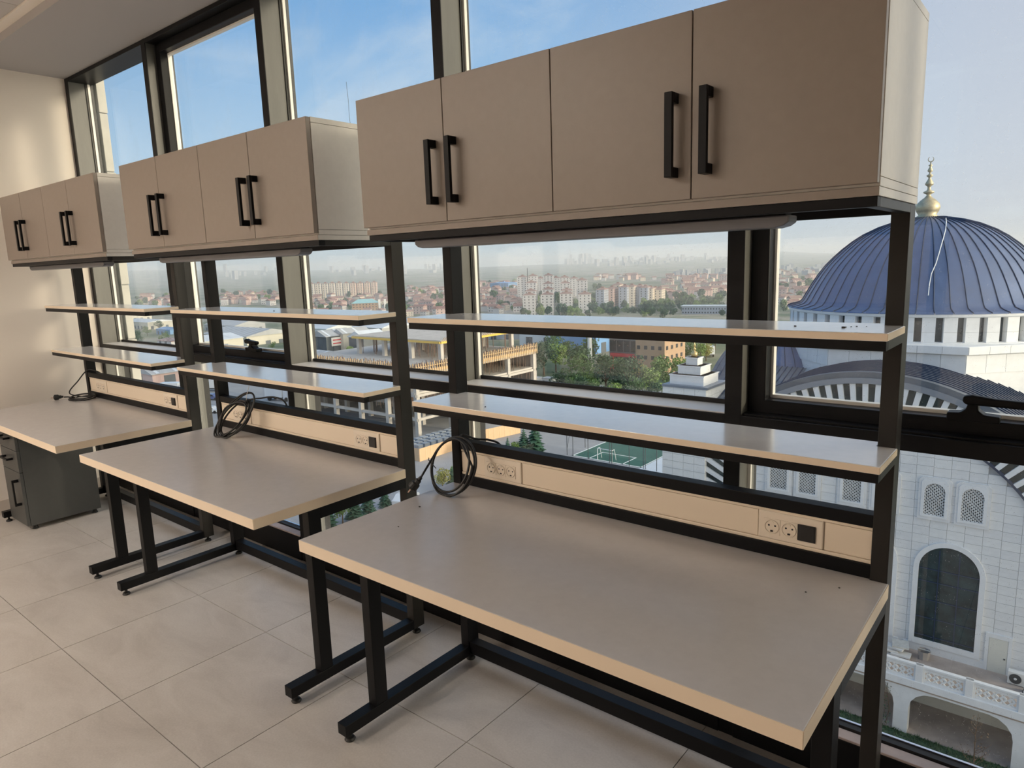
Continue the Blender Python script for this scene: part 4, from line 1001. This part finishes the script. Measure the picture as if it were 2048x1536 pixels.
# site hoarding
hd = thing('site_hoarding', 'tall orange timber hoarding along the edge of the building site', 'fence', (-75, 69.7, GY))
hp = MB().box(-.03, .03, .01, 1.19, 0, 2.05).mesh('panel', ['hoarding'])
hpath = lambda s: Vector((0, s, 0)) if s < 13.2 else Vector(((s-13.2)*.2, 13.2+(s-13.2)*.98, 0))
for k in range(19):
    put('panel', hp, hd, loc=hpath(1.2*k)+Vector((0, 0, random.uniform(-.02, .02)))).rotation_euler = (0, 0, 0 if k < 11 else -.2)
for k in range(0, 20, 2): B(-.16, -.05, 0, .1, 0, 2.0).build('post', 'formwork', hd, loc=hpath(1.2*k))
hs = thing('site_hoarding', 'short return of the orange hoarding running to the building site', 'fence', (-75, 69.7, GY))
for k in range(6): put('panel', hp, hs, loc=(-1.2*(k+1), 0, 0)).rotation_euler = (0, 0, -PI/2)
# pallets of blocks
pm = MB().box(-.55, .55, -.5, .5, .14, 1.25, 0).box(-.6, .6, -.55, .55, 0, .12, 1).mesh('block_pallet', ['block', 'formwork'])
rnd = random.Random(3)
for k in range(30):
    i, j = k % 10, k//10
    o = put('block_pallet', pm, loc=(-79.2-1.7*j+rnd.uniform(-.1, .1), 73.5+1.45*i+rnd.uniform(-.1, .1), GY+.03)); o.rotation_euler = (0, 0, rnd.uniform(-.1, .1)); tag(o, 'pallet of grey-blue building blocks behind the orange hoarding', 'pallet', 'pallets of blocks behind the hoarding')
# site cabins
cbm = MB().box(-1.3, 1.3, -1.2, 1.2, .1, 2.6).mesh('cabin_body', ['plastic_white'])
for k, px in enumerate((1040, 1070, 1099)):
    p = hit(px, 778); t = thing('site_cabin', 'white site office cabin %s' % ('at the foot of the concrete frame', 'in the middle of the cabin row', 'nearest the grove')[k], 'cabin', (p.x, p.y, gz(p.x, p.y)), .1)
    put('body', cbm, t); B(-1.4, 1.4, -1.3, 1.3, 2.6, 2.72).build('roof', 'sheet_grey', t)
    for x in (-.8, .95): B(x-.28, x+.28, -1.24, -1.2, 1.2, 2.1).build('window', 'far_window', t)
    B(-.35, .35, -1.24, -1.2, .1, 2.1).build('door', 'apt_blue', t)

# ------------------------------------------------------------------ football pitch
slab('football_pitch', -57.2, -45.2, 85, 125, -28.1, -27.95, 'turf', 'dark green artificial football pitch with white lines', 'pitch')
ln = MB(); z = -27.945
for a in ((-57.2, -56.95, 85, 125), (-57.2, -45.2, 85, 85.25), (-54.2, -48.2, 89, 89.2), (-54.2, -54.0, 85, 89), (-48.4, -48.2, 85, 89), (-45.4, -45.2, 85, 125), (-57.2, -45.2, 104.9, 105.1)): ln.box(*a, z, z+.01)
tag(ln.build('pitch_lines', 'line_white'), 'white boundary and area lines painted on the football pitch', 'lines', kind='structure')
t = thing('football_goal', 'white football goal frame at the near end of the pitch', 'goal', (-51.4, 85.2, -27.94))
for s_ in (-1, 1):
    MB().tube([(1.25*s_, 0, 0), (1.25*s_, 0, 1.75)], .06, 8).build('post', 'white_metal', t)
    MB().tube([(1.25*s_, 0, 1.75), (1.25*s_, .7, 1.72), (1.25*s_, 1.2, 0)], .045, 6).build('stay', 'white_metal', t)
MB().tube([(-1.25, 0, 1.75), (1.25, 0, 1.75)], .06, 8).build('crossbar', 'white_metal', t)
for k, (x, y) in enumerate([(-58.0, 84.9), (-56.9, 84.9), (-54, 84.7), (-50.2, 84.6), (-49.8, 84.6), (-46.9, 84.6), (-44.6, 84.6), (-44.3, 84.6), (-42.5, 84.6), (-58, 90), (-58, 95), (-58, 100), (-58, 106), (-58, 112)]):
    o = MB().tube([(0, 0, 0), (0, 0, 6.0)], .05, 6).build('fence_post', 'pole_dark', loc=(x, y, -27.97)); tag(o, 'thin dark ball-fence post at the edge of the football pitch', 'post', 'ball-fence posts around the pitch')
fm = MB(); fm.bar((-58, 84.9, -24.0), (-42, 84.6, -24.0), .05, .05); fm.bar((-58, 84.9, -22.0), (-42, 84.6, -22.0), .05, .05); fm.bar((-58, 84.9, -27), (-56.9, 84.9, -22), .04, .04); tag(fm.build('fence_wires', 'pole_dark'), 'horizontal rails of the ball fence in front of the pitch', 'fence')
slab('pitch_path', -45.1, -29.5, 77, 125, -28.1, -27.94, 'sheet_white', 'pale concrete path beside the mosque and the pitch', 'path')
# flagpole-like white mast
p = hit(1180, 742); t = thing('lamp_mast', 'thick white mast rising above the grove of trees', 'mast', (p.x, p.y, gz(p.x, p.y)))
MB().tube([(0, 0, 0), (0, 0, 10)], [.75, .55], 14).build('pole', 'white_metal', t); MB().tube([(0, 0, 10), (0, 0, 11.5)], [.9, .9], 14).build('cap', 'sheet_white', t)

# ------------------------------------------------------------------ vehicles
def car(label, loc, rz, body):
    t = thing('car', label, 'car', loc, rz)
    MB().prism([(-2.15, .30), (2.15, .30), (2.2, .62), (2.0, .82), (1.15, .95), (.45, 1.42), (-1.05, 1.45), (-1.85, 1.0), (-2.2, .92)], -.85, .85).build('body', body, t, bevel=.08)
    MB().prism([(1.05, .96), (.42, 1.38), (-1.0, 1.40), (-1.7, 1.0)], -.87, .87).build('windows', 'car_glass', t, bevel=.01)
    MB().prism([(1.12, .96), (.48, 1.40), (.44, 1.36), (1.06, .94)], -.7, .7).build('windscreen', 'car_glass', t)
    for x in (-1.35, 1.35):
        for y in (-.8, .8): MB().lathe([(0, -.1), (.32, -.1), (.32, .1), (0, .1)], 0, 0, 16).build('wheel', 'tyre', t, loc=(x, y, .32)).rotation_euler = (PI/2, 0, 0)
    return t
car('white hatchback car parked on the yard beyond the middle workbench', (-63.6+.9, 55.6, -27.97), 1.9, 'car_white')
p = hit(423, 826); car('silver-white car parked in the road between the first two workbenches', (p.x, p.y, gz(p.x, p.y)+.03), .5, 'car_white')
p = hit(426, 800); car('dark blue car parked behind the silver-white one', (p.x, p.y, gz(p.x, p.y)+.03), .4, 'car_blue')
def truck(label, loc, rz, boxm):
    t = thing('truck', label, 'truck', loc, rz)
    B(-3.6, 1.4, -1.2, 1.2, .9, 3.3).build('cargo_box', boxm, t, bevel=.03); MB().prism([(1.6, .6), (3.4, .6), (3.4, 1.5), (3.0, 2.6), (1.6, 2.7)], -1.1, 1.1).build('cab', 'car_white', t, bevel=.05)
    MB().prism([(3.42, 1.55), (3.05, 2.5), (3.0, 2.48), (3.36, 1.5)], -.95, .95).build('windscreen', 'car_glass', t); B(-3.5, 3.2, -.6, .6, .55, .9).build('chassis', 'pole_dark', t)
    for x in (-2.4, 2.5):
        for y in (-1.0, 1.0): MB().lathe([(0, -.15), (.5, -.15), (.5, .15), (0, .15)], 0, 0, 16).build('wheel', 'tyre', t, loc=(x, y, .5)).rotation_euler = (PI/2, 0, 0)
for px, py, rz, lb in ((562, 802, .3, 'white truck parked beyond the middle workbench near the bunched cable'), (425, 782, .5, 'white lorry in the gap between the first two workbenches'), (352, 792, .6, 'white van-like truck seen below the shelves of the farthest workbench'), (1416, 712, 2.2, 'white box truck on the road left of the mosque')):
    p = hit(px, py); truck(lb, (p.x, p.y, gz(p.x, p.y)+.03), rz, 'car_white')

# ------------------------------------------------------------------ warehouses
def shed(px, py, wx, wy, h, rise, wallm, roofm, label, ridge='y', extra=None):
    p = hit(px, py); z = gz(p.x, p.y)-.5
    t = thing('warehouse', label, 'warehouse', (p.x, p.y, z))
    B(-wx/2, wx/2, -wy/2, wy/2, 0, h).build('walls', wallm, t)
    r_ = MB()
    if ridge == 'y': r_.prism([(-wx/2-.4, h-.15), (wx/2+.4, h-.15), (wx/2+.4, h), (0, h+rise), (-wx/2-.4, h)], -wy/2-.4, wy/2+.4, 'y')
    else: r_.prism([(-wy/2-.4, h-.15), (wy/2+.4, h-.15), (wy/2+.4, h), (0, h+rise), (-wy/2-.4, h)], -wx/2-.4, wx/2+.4, 'x')
    rf = r_.build('roof', roofm, t)
    s = MB(); n = int(max(wx, wy)/5)
    for k in range(n):
        if ridge == 'x': x = -wx/2+5*k+1; s.add([(x, -wy/2-.4, h+.06), (x+.9, -wy/2-.4, h+.06), (x+.9, 0, h+rise+.06), (x, 0, h+rise+.06)], [(0, 1, 2, 3)]); s.add([(x, wy/2+.4, h+.06), (x+.9, wy/2+.4, h+.06), (x+.9, 0, h+rise+.06), (x, 0, h+rise+.06)], [(3, 2, 1, 0)])
        else: y = -wy/2+5*k+1; s.add([(wx/2+.4, y, h+.06), (wx/2+.4, y+.9, h+.06), (0, y+.9, h+rise+.06), (0, y, h+rise+.06)], [(0, 1, 2, 3)])
    s.build('rooflights', 'sheet_white', rf, kind='stuff')
    for k in range(int(wx//8)): B(-wx/2+3+8*k, -wx/2+6+8*k, -wy/2-.08, -wy/2, 0, 3.8).build('gate', 'sheet_dark', t)
    for k in range(int(wy//8)): B(wx/2, wx/2+.08, -wy/2+3+8*k, -wy/2+6+8*k, 0, 3.8).build('gate', 'sheet_dark', t)
    if extra: extra(t, wx, wy, h)
    return t
def signs(t, wx, wy, h):
    s = B(wx/2+.1, wx/2+.3, -wy/2+2, -wy/2+8, h-3.6, h-.6).build('sign', 'sign_white', t); B(wx/2+.3, wx/2+.34, -wy/2+2.6, -wy/2+7.4, h-2.9, h-2.5).build('sign_stripe', 'red_paint', s); B(wx/2+.3, wx/2+.34, -wy/2+2.6, -wy/2+7.4, h-1.7, h-1.3).build('sign_stripe', 'red_paint', s)
shed(500, 688, 46, 30, 7, 3, 'sheet_cream', 'sheet_grey', 'large cream warehouse with a grey ribbed roof behind the window handle', 'x')
shed(470, 660, 60, 34, 7, 4, 'sheet_grey', 'sheet_grey', 'wide grey warehouse behind the cream one', 'x')
shed(455, 645, 20, 20, 8, 2, 'sheet_blue', 'sheet_blue', 'blue-walled warehouse far behind the middle workbench shelves', 'y')
shed(420, 700, 24, 22, 6, 2, 'sheet_cream', 'sheet_white', 'pale low warehouse beside the bench post', 'y')
shed(640, 727, 22, 8, 4, .8, 'concrete', 'sheet_grey', 'low grey concrete shed just behind the building site', 'x')
shed(632, 705, 6, 8, 6, 1.4, 'sheet_cream', 'sheet_grey', 'small cream workshop carrying a red and white sign', 'y', signs)
shed(667, 705, 9, 12, 7, 2, 'sheet_dark', 'sheet_grey', 'dark steel gabled workshop with a white sign on its side', 'y', signs)
shed(705, 702, 6, 12, 7.5, 1.6, 'sheet_cream', 'sheet_grey', 'tan gabled workshop right of the dark one', 'y')
shed(737, 708, 8, 10, 7, 2, 'sheet_dark', 'sheet_white', 'blue-grey open steel shed with a pale roof', 'y')
shed(765, 674, 26, 22, 7, 3, 'sheet_grey', 'sheet_white', 'long warehouse with a bright white roof left of the bench post', 'x')
shed(650, 668, 40, 26, 6, 2.5, 'sheet_white', 'sheet_white', 'pale blue-white roofed warehouse behind the gabled workshops', 'x')
shed(690, 650, 50, 30, 6, 2, 'sheet_white', 'sheet_blue', 'blue-roofed warehouse below the distant apartment row', 'x')
shed(850, 668, 60, 34, 7, 3, 'sheet_grey', 'sheet_white', 'white-roofed warehouse behind the building site', 'x')
shed(1000, 676, 60, 24, 7, 2.4, 'sheet_grey', 'sheet_white', 'long white-roofed warehouse right behind the formwork deck', 'x')
shed(1115, 690, 24, 14, 7, 2.4, 'sheet_white', 'sheet_white', 'white warehouse behind the grove', 'x')
shed(1168, 702, 16, 10, 9, .6, 'sheet_blue', 'sheet_blue', 'bright blue boxy warehouse behind the white mast', 'y')
shed(345, 668, 30, 18, 6, 1.5, 'sheet_blue', 'sheet_blue', 'blue warehouse seen through the first window', 'x')
shed(300, 655, 60, 30, 8, 2, 'sheet_cream', 'sheet_white', 'cream warehouse behind the blue one in the first window', 'x')
shed(350, 690, 20, 14, 4, 1.2, 'apt_white', 'roof_red', 'low building with a red roof edge in the first window', 'x')
shed(325, 770, 12, 10, 4.5, 1.8, 'apt_pink', 'sheet_grey', 'small pink gabled building behind the farthest socket rail', 'y')
shed(270, 640, 40, 25, 12, 1, 'sheet_cream', 'sheet_grey', 'tall cream warehouse beside the stone pilaster', 'x')
# dark glazed showroom with red portal
p = hit(1236, 745); t = thing('showroom', 'dark glazed showroom with a red portal among the trees', 'building', (p.x, p.y+8, gz(p.x, p.y)))
B(-4.4, 4.4, -5, 5, 0, 9.6).build('body', 'sheet_dark', t)
for k in range(4): B(-4.1+2.1*k, -2.3+2.1*k, -5.12, -5, 5.2, 8.2).build('window', 'dark_glass', t)
for k in range(4): B(4.4, 4.5, -4.6+2.3*k, -2.7+2.3*k, 5.2, 8.2).build('window', 'dark_glass', t)
pf = MB(); pf.ring([(-3.0, 0), (3.4, 0), (3.4, 3.9), (-3.0, 3.9)], [(-3.7, -.2), (4.1, -.2), (4.1, 4.8), (-3.7, 4.8)], -5.8, -5.1); pf.build('portal', 'red_paint', t)
B(-4.4, 4.4, -5.2, -5.05, 8.5, 9.3).build('fascia', 'sheet_grey', t)
# tan office block
p = hit(1296, 750); t = thing('office_block', 'tan brick office block with rows of small square windows', 'building', (p.x, p.y+7, gz(p.x, p.y)))
B(-4.2, 4.2, -6, 6, 0, 11).build('body', 'brick_tan', t); B(-4.4, 4.4, -6.2, 6.2, 11, 11.6).build('cornice', 'sheet_grey', t)
for i in range(4):
    for j in range(4):
        B(-3.7+2.05*i, -2.8+2.05*i, -6.1, -6, 1.2+2.6*j, 2.2+2.6*j).build('window', 'far_window', t); B(4.2, 4.3, -5.2+2.8*i, -4.2+2.8*i, 1.2+2.6*j, 2.2+2.6*j).build('window', 'far_window', t)

# ------------------------------------------------------------------ distant housing
def win_grid(m, wx, wy, h, fl_, nx, ny, z0=1.2):
    for f in range(fl_):
        z = z0 + f*(h-.6)/fl_
        for i in range(nx):
            x = -wx/2 + wx*(i+.5)/nx; m.box(x-.65, x+.65, -wy/2-.06, -wy/2, z, z+1.4)
        for i in range(ny):
            y = -wy/2 + wy*(i+.5)/ny; m.box(wx/2, wx/2+.06, y-.65, y+.65, z, z+1.4)
def block_meshes(wx, wy, h, wallm, roofm, rise, bands=None):
    wl = MB().box(-wx/2, wx/2, -wy/2, wy/2, -6, h, 0)
    if bands:
        n = bands[1]
        for k in range(n):
            x = -wx/2 + wx*(k+.5)/n; wl.box(x-wx/n*.22, x+wx/n*.22, -wy/2-.5, -wy/2, -6, h-.3, 1)
    wi = MB(); win_grid(wi, wx, wy+(1.1 if bands else 0), h, max(3, int(h/2.9)), max(2, int(wx/3.6)), max(2, int(wy/3.6)))
    rf = MB().add([(-wx/2-.4, -wy/2-.4, h), (wx/2+.4, -wy/2-.4, h), (wx/2+.4, wy/2+.4, h), (-wx/2-.4, wy/2+.4, h), (-wx*.22, 0, h+rise), (wx*.22, 0, h+rise)], [(0, 1, 5, 4), (1, 2, 5), (2, 3, 4, 5), (3, 0, 4), (3, 2, 1, 0)])
    rf.box(-1.6, 1.6, -1.6, 1.6, h, h+rise+1.2)
    return wl.mesh('walls', [wallm, bands[0]] if bands else [wallm]), wi.mesh('windows', ['far_window']), rf.mesh('roof', [roofm])
BM = {}
def block(px, r, top_py, wx, wy, wallm, roofm, label, name='apartment_block', bands=None, rz=0, rise=2.2, group=None, base=None):
    p = at_r(px, r); h = z_at(px, top_py, r) - rise - p.z
    key = (round(h), wx, wy, wallm, roofm, str(bands))
    if key not in BM: BM[key] = block_meshes(wx, wy, max(6, h), wallm, roofm, rise, bands)
    t = thing(name, label, 'building', p, rz, group)
    put('walls', BM[key][0], t); put('windows', BM[key][1], t, kind='stuff'); put('roof', BM[key][2], t)
ORD = ['leftmost', 'second', 'third', 'fourth', 'fifth', 'sixth', 'seventh', 'eighth', 'ninth', 'tenth']
rows = [(790, [(1058, 586), (1094, 586), (1132, 583), (1169, 584)], 'first'), (860, [(1061, 577), (1096, 575), (1133, 578)], 'second'), (930, [(1063, 562), (1096, 564), (1130, 562), (1164, 557)], 'third'), (1010, [(1045, 551), (1066, 549), (1097, 548), (1129, 552)], 'back'), (1090, [(1081, 553), (1112, 553), (1148, 554)], 'rearmost')]
for r, lst, nm in rows:
    for k, (px, py) in enumerate(lst):
        block(px, r, py, 14, 14, 'apt_white', 'roof_brown', 'pale brown-roofed apartment tower, %s from the left in the %s row of the cluster' % (ORD[k], nm), 'apartment_tower', rz=.55)
for k, (px, py, wm, r) in enumerate([(1205, 575, 'apt_blue', 840), (1224, 573, 'apt_pink', 860), (1236, 566, 'apt_cream', 900), (1250, 570, 'apt_blue', 860), (1264, 569, 'apt_cream', 870), (1280, 570, 'apt_blue', 880), (1291, 571, 'apt_blue', 870), (1301, 573, 'apt_cream', 880), (1319, 575, 'apt_cream', 890), (1311, 574, 'apt_pink', 900)]):
    block(px, r, py, 10, 26, wm, 'roof_brown', '%s slab block, %s from the left in the row right of the towers' % ({'apt_blue': 'grey-blue', 'apt_pink': 'pinkish', 'apt_cream': 'cream'}[wm], ORD[k]), 'slab_block', rz=.3)
for k, px in enumerate(range(622, 752, 14)):
    block(px, 1230+k*3, 566-k*.25, 9.5, 12, 'apt_pink' if k > 5 else 'apt_white', 'roof_brown', '%s apartment block from the left in the long pink and white row' % ORD[k], 'apartment_block', ('apt_cream', 3), rz=.75, rise=1.4)
for k, (px, py) in enumerate(((452, 584), (475, 582), (497, 582), (524, 582), (546, 582))):
    block(px, 1450, py, 14, 14, 'apt_pink', 'roof_red', '%s reddish apartment block from the left above the middle shelves' % ORD[k], 'apartment_block', ('apt_cream', 3), rz=.9, rise=2.0)
# teal-roofed school with white tower
p = hit(732, 626); t = thing('school', 'building with a teal hipped roof and white stair towers', 'building', (p.x, p.y, gz(p.x, p.y)), .8)
B(-16, 16, -8, 8, -4, 13).build('walls', 'brick_tan', t)
MB().add([(-17, -9, 13), (17, -9, 13), (17, 9, 13), (-17, 9, 13), (-9, 0, 18), (9, 0, 18)], [(0, 1, 5, 4), (1, 2, 5), (2, 3, 4, 5), (3, 0, 4)]).build('roof', 'sheet_teal', t)
for x in (17, 24): B(x, x+2.6, -8, -4, -4, 17).build('stair_tower', 'sign_white', t)
wi = MB(); win_grid(wi, 32, 16, 13, 4, 8, 3); wi.build('windows', 'far_window', t, kind='stuff')
# long school-like block right of centre
p = hit(1410, 628); t = thing('long_block', 'long grey-blue low block with a pale flat roof near the window mullion', 'building', (p.x, p.y, gz(p.x, p.y)), .2)
B(-22, 22, -6, 6, -4, 8).build('walls', 'apt_blue', t); B(-23, 23, -7, 7, 8, 8.8).build('roof', 'sheet_white', t); wi = MB(); win_grid(wi, 44, 12, 8, 2, 16, 3); wi.build('windows', 'far_window', t, kind='stuff')
block(1008, 1300, 564, 44, 30, 'sheet_blue', 'sheet_blue', 'bright blue roofed hall left of the apartment towers', 'sports_hall', rise=1.5)
# small houses
HM = []
for (wx, wy, h, rise, wm, rm) in ((10, 9, 6, 2.6, 'apt_white', 'roof_red'), (12, 9, 7, 2.8, 'apt_cream', 'roof_brown'), (9, 9, 8, 2.4, 'apt_white', 'roof_brown'), (14, 10, 9, 2.6, 'apt_pink', 'roof_red')):
    m = MB().box(-wx/2, wx/2, -wy/2, wy/2, -4, h, 0); m.prism([(-wy/2-.5, h), (wy/2+.5, h), (0, h+rise)], -wx/2-.5, wx/2+.5, 'x', 1); 
    for k in range(3):
        for f in range(int(h//3)): m.box(-wx/2+1.2+k*wx/3.2, -wx/2+2.4+k*wx/3.2, -wy/2-.05, -wy/2, 1+3*f, 2.3+3*f, 2); m.box(wx/2, wx/2+.05, -wy/2+.8+k*wy/3.2, -wy/2+1.8+k*wy/3.2, 1+3*f, 2.3+3*f, 2)
    HM.append(m.mesh('house', [wm, rm, 'far_window']))
rnd = random.Random(77)
PL = []
def free(x, y, r):
    if any((x-a)**2+(y-b)**2 < (r+c_)**2 for a, b, c_ in PL): return False
    PL.append((x, y, r)); return True
for o in bpy.data.objects:
    if o.get('category') in ('building', 'warehouse') and o.parent is None: PL.append((o.location.x, o.location.y, 12 if o.name.startswith(('apartment', 'slab')) else 26))
def scatter_houses(n, x0, x1, y0, y1, label, group, sc=1):
    for k in range(n):
        
        for _ in range(40):
            px, py = rnd.uniform(x0, x1), rnd.uniform(y0, y1); p = hit(px, py)
            if free(p.x, p.y, 9*sc): break
        else: continue
        o = put('house', rnd.choice(HM), loc=(p.x, p.y, gz(p.x, p.y))); o.rotation_euler = (0, 0, rnd.choice((.2, 1.75, .75))+rnd.uniform(-.15, .15)); s = rnd.uniform(.8, 1.15)*sc; o.scale = (s, s, s)
        tag(o, label, 'house', group)
scatter_houses(60, 815, 905, 582, 634, 'small red-roofed house among trees right of the teal-roofed school', 'houses right of the teal-roofed school')
scatter_houses(55, 945, 1040, 566, 628, 'small house left of the apartment tower cluster', 'houses left of the towers')
scatter_houses(45, 615, 780, 596, 632, 'small house below the long pink and white apartment row', 'houses below the long apartment row')
scatter_houses(28, 445, 560, 594, 612, 'small house below the reddish apartment blocks', 'houses below the reddish blocks')
scatter_houses(60, 1325, 1450, 556, 598, 'red-roofed house in the dense district right of the slab blocks', 'houses right of the slab blocks')
scatter_houses(45, 1555, 1625, 545, 625, 'red-roofed house in the district left of the mosque dome', 'houses left of the mosque dome')
scatter_houses(16, 275, 345, 596, 616, 'small red-roofed house seen through the first window', 'houses in the first window')
scatter_houses(25, 1180, 1320, 553, 562, 'house on the ridge behind the slab blocks', 'houses behind the slab blocks')
# distant trees
FT = []
for s in range(4):
    r2 = random.Random(90+s); m = MB()
    for k in range(6):
        a = r2.uniform(0, 6.28); d_ = r2.uniform(0, 2.2); leaf_cloud(m, r2, (d_*math.cos(a), d_*math.sin(a), r2.uniform(2.2, 5.6)), (1.9, 1.9, 1.7), 60, .75)
    FT.append(m.mesh('distant_tree', [('leaf', 'leaf_dark', 'leaf_light', 'leaf_dark')[s]]))
def scatter_trees(n, x0, x1, y0, y1, label, group, sc=1):
    for k in range(n):
        for _ in range(40):
            p = hit(rnd.uniform(x0, x1), rnd.uniform(y0, y1))
            if free(p.x, p.y, 4.6*sc): break
        else: continue
        o = put('distant_tree', rnd.choice(FT), loc=(p.x, p.y, gz(p.x, p.y)-.5)); s = rnd.uniform(.7, 1.5)*sc; o.scale = (s, s, s*rnd.uniform(.9, 1.4)); o.rotation_euler = (0, 0, rnd.uniform(0, 6)); tag(o, label, 'tree', group)
scatter_trees(70, 1040, 1330, 606, 636, 'round tree in the green belt at the foot of the apartment towers', 'trees at the foot of the towers', 1.3)
scatter_trees(40, 1325, 1452, 596, 632, 'round tree around the long grey-blue block', 'trees around the long block', 1.3)
scatter_trees(35, 1040, 1200, 575, 606, 'round tree between the apartment towers', 'trees between the towers', 1.3)
scatter_trees(35, 945, 1040, 568, 628, 'round tree among the houses left of the towers', 'trees among the houses left of the towers', 1.1)
scatter_trees(35, 810, 905, 585, 634, 'round tree among the houses right of the school', 'trees right of the school', 1.1)
scatter_trees(30, 615, 780, 594, 632, 'round tree below the long pink and white apartment row', 'trees below the long apartment row', 1.1)
scatter_trees(25, 440, 565, 592, 612, 'round tree below the reddish apartment blocks', 'trees below the reddish blocks', 1.2)
scatter_trees(14, 272, 345, 598, 620, 'round tree beyond the houses in the first window', 'trees beyond in the first window', 1.2)
scatter_trees(20, 1555, 1625, 560, 628, 'round tree among the houses left of the mosque dome', 'trees left of the mosque dome', 1.2)
# far hazy towers and districts
fmh = [MB().box(-w_/2, w_/2, -w_/2, w_/2, -10, h_).mesh('far_tower', ['far_tower']) for w_, h_ in ((18, 26), (20, 42), (18, 75), (26, 15))]
def far_towers(n, x0, x1, r0, r1, label, group, wts, sc_=1):
    for k in range(n):
        for _ in range(40):
            p = at_r(rnd.uniform(x0, x1), rnd.uniform(r0, r1))
            if free(p.x, p.y, 20): break
        else: continue
        o = put('far_tower', rnd.choices(fmh, wts)[0], loc=p); o.rotation_euler = (0, 0, rnd.uniform(0, 1.5)); o.scale = (sc_, sc_, sc_); tag(o, label, 'building', group)
far_towers(45, 440, 900, 3600, 6000, 'faint tower block in the hazy distance above the apartment row', 'hazy distant towers on the left', (5, 4, 1, 4))
far_towers(26, 1130, 1185, 5000, 6000, 'faint slender tower in the hazy cluster above the apartment towers', 'hazy tower cluster in the centre', (1, 4, 4, 1))
far_towers(60, 1185, 1470, 3800, 5600, 'faint block on the hazy hillside right of centre', 'hazy blocks on the hillside', (5, 2, 0, 5))
far_towers(45, 1345, 1452, 1500, 2000, 'white tower block beyond the red-roofed district', 'white blocks beyond the red roofs', (3, 0, 0, 3), .55)
far_towers(25, 1550, 1650, 1500, 2600, 'pale block beyond the houses left of the mosque dome', 'pale blocks left of the dome', (3, 0, 0, 3), .5)
# telecom mast in front of the towers
p = at_r(1055, 1000); o = MB().tube([(0, 0, -5), (0, 0, z_at(1055, 536, 1000)-p.z)], [1.0, .4], 6).build('radio_mast', 'pole_dark', loc=p); tag(o, 'thin dark radio mast above the apartment towers', 'mast')

# ------------------------------------------------------------------ haze over the plain
hz = bpy.data.materials.new('haze'); hz.use_nodes = True; nt = hz.node_tree; nt.nodes.clear()
vsc = N(nt, 'ShaderNodeVolumeScatter'); SC.cycles.volume_bounces = 1; SC.cycles.max_bounces = 8; SC.cycles.transparent_max_bounces = 12; vsc.inputs['Color'].default_value = (.90, .95, 1, 1); vsc.inputs['Density'].default_value = .00030; vsc.inputs['Anisotropy'].default_value = .1
ou = N(nt, 'ShaderNodeOutputMaterial'); nt.links.new(vsc.outputs[0], ou.inputs['Volume'])
hb = MB(); HA = [math.radians(-95 + 140*i/28) for i in range(29)]; nh = len(HA)
hv = [(r*math.sin(a), r*math.cos(a)+1.5, z) for r in (240, 9800) for z in (-200, 75) for a in HA]
I = lambda ri, zi, k: (ri*2+zi)*nh+k
fs_ = []
for k in range(nh-1):
    fs_ += [(I(0,0,k), I(0,1,k), I(0,1,k+1), I(0,0,k+1)), (I(1,0,k+1), I(1,1,k+1), I(1,1,k), I(1,0,k)), (I(0,1,k), I(1,1,k), I(1,1,k+1), I(0,1,k+1)), (I(0,0,k+1), I(1,0,k+1), I(1,0,k), I(0,0,k))]
fs_ += [(I(0,0,0), I(1,0,0), I(1,1,0), I(0,1,0)), (I(0,0,nh-1), I(0,1,nh-1), I(1,1,nh-1), I(1,0,nh-1))]
hb.add(hv, fs_); hbo = hb.build('haze', hz); bm = bmesh.new(); bm.from_mesh(hbo.data); bmesh.ops.recalc_face_normals(bm, faces=bm.faces); bm.to_mesh(hbo.data); bm.free(); tag(hbo, 'pale evening haze lying over the distant city', 'haze', kind='stuff')
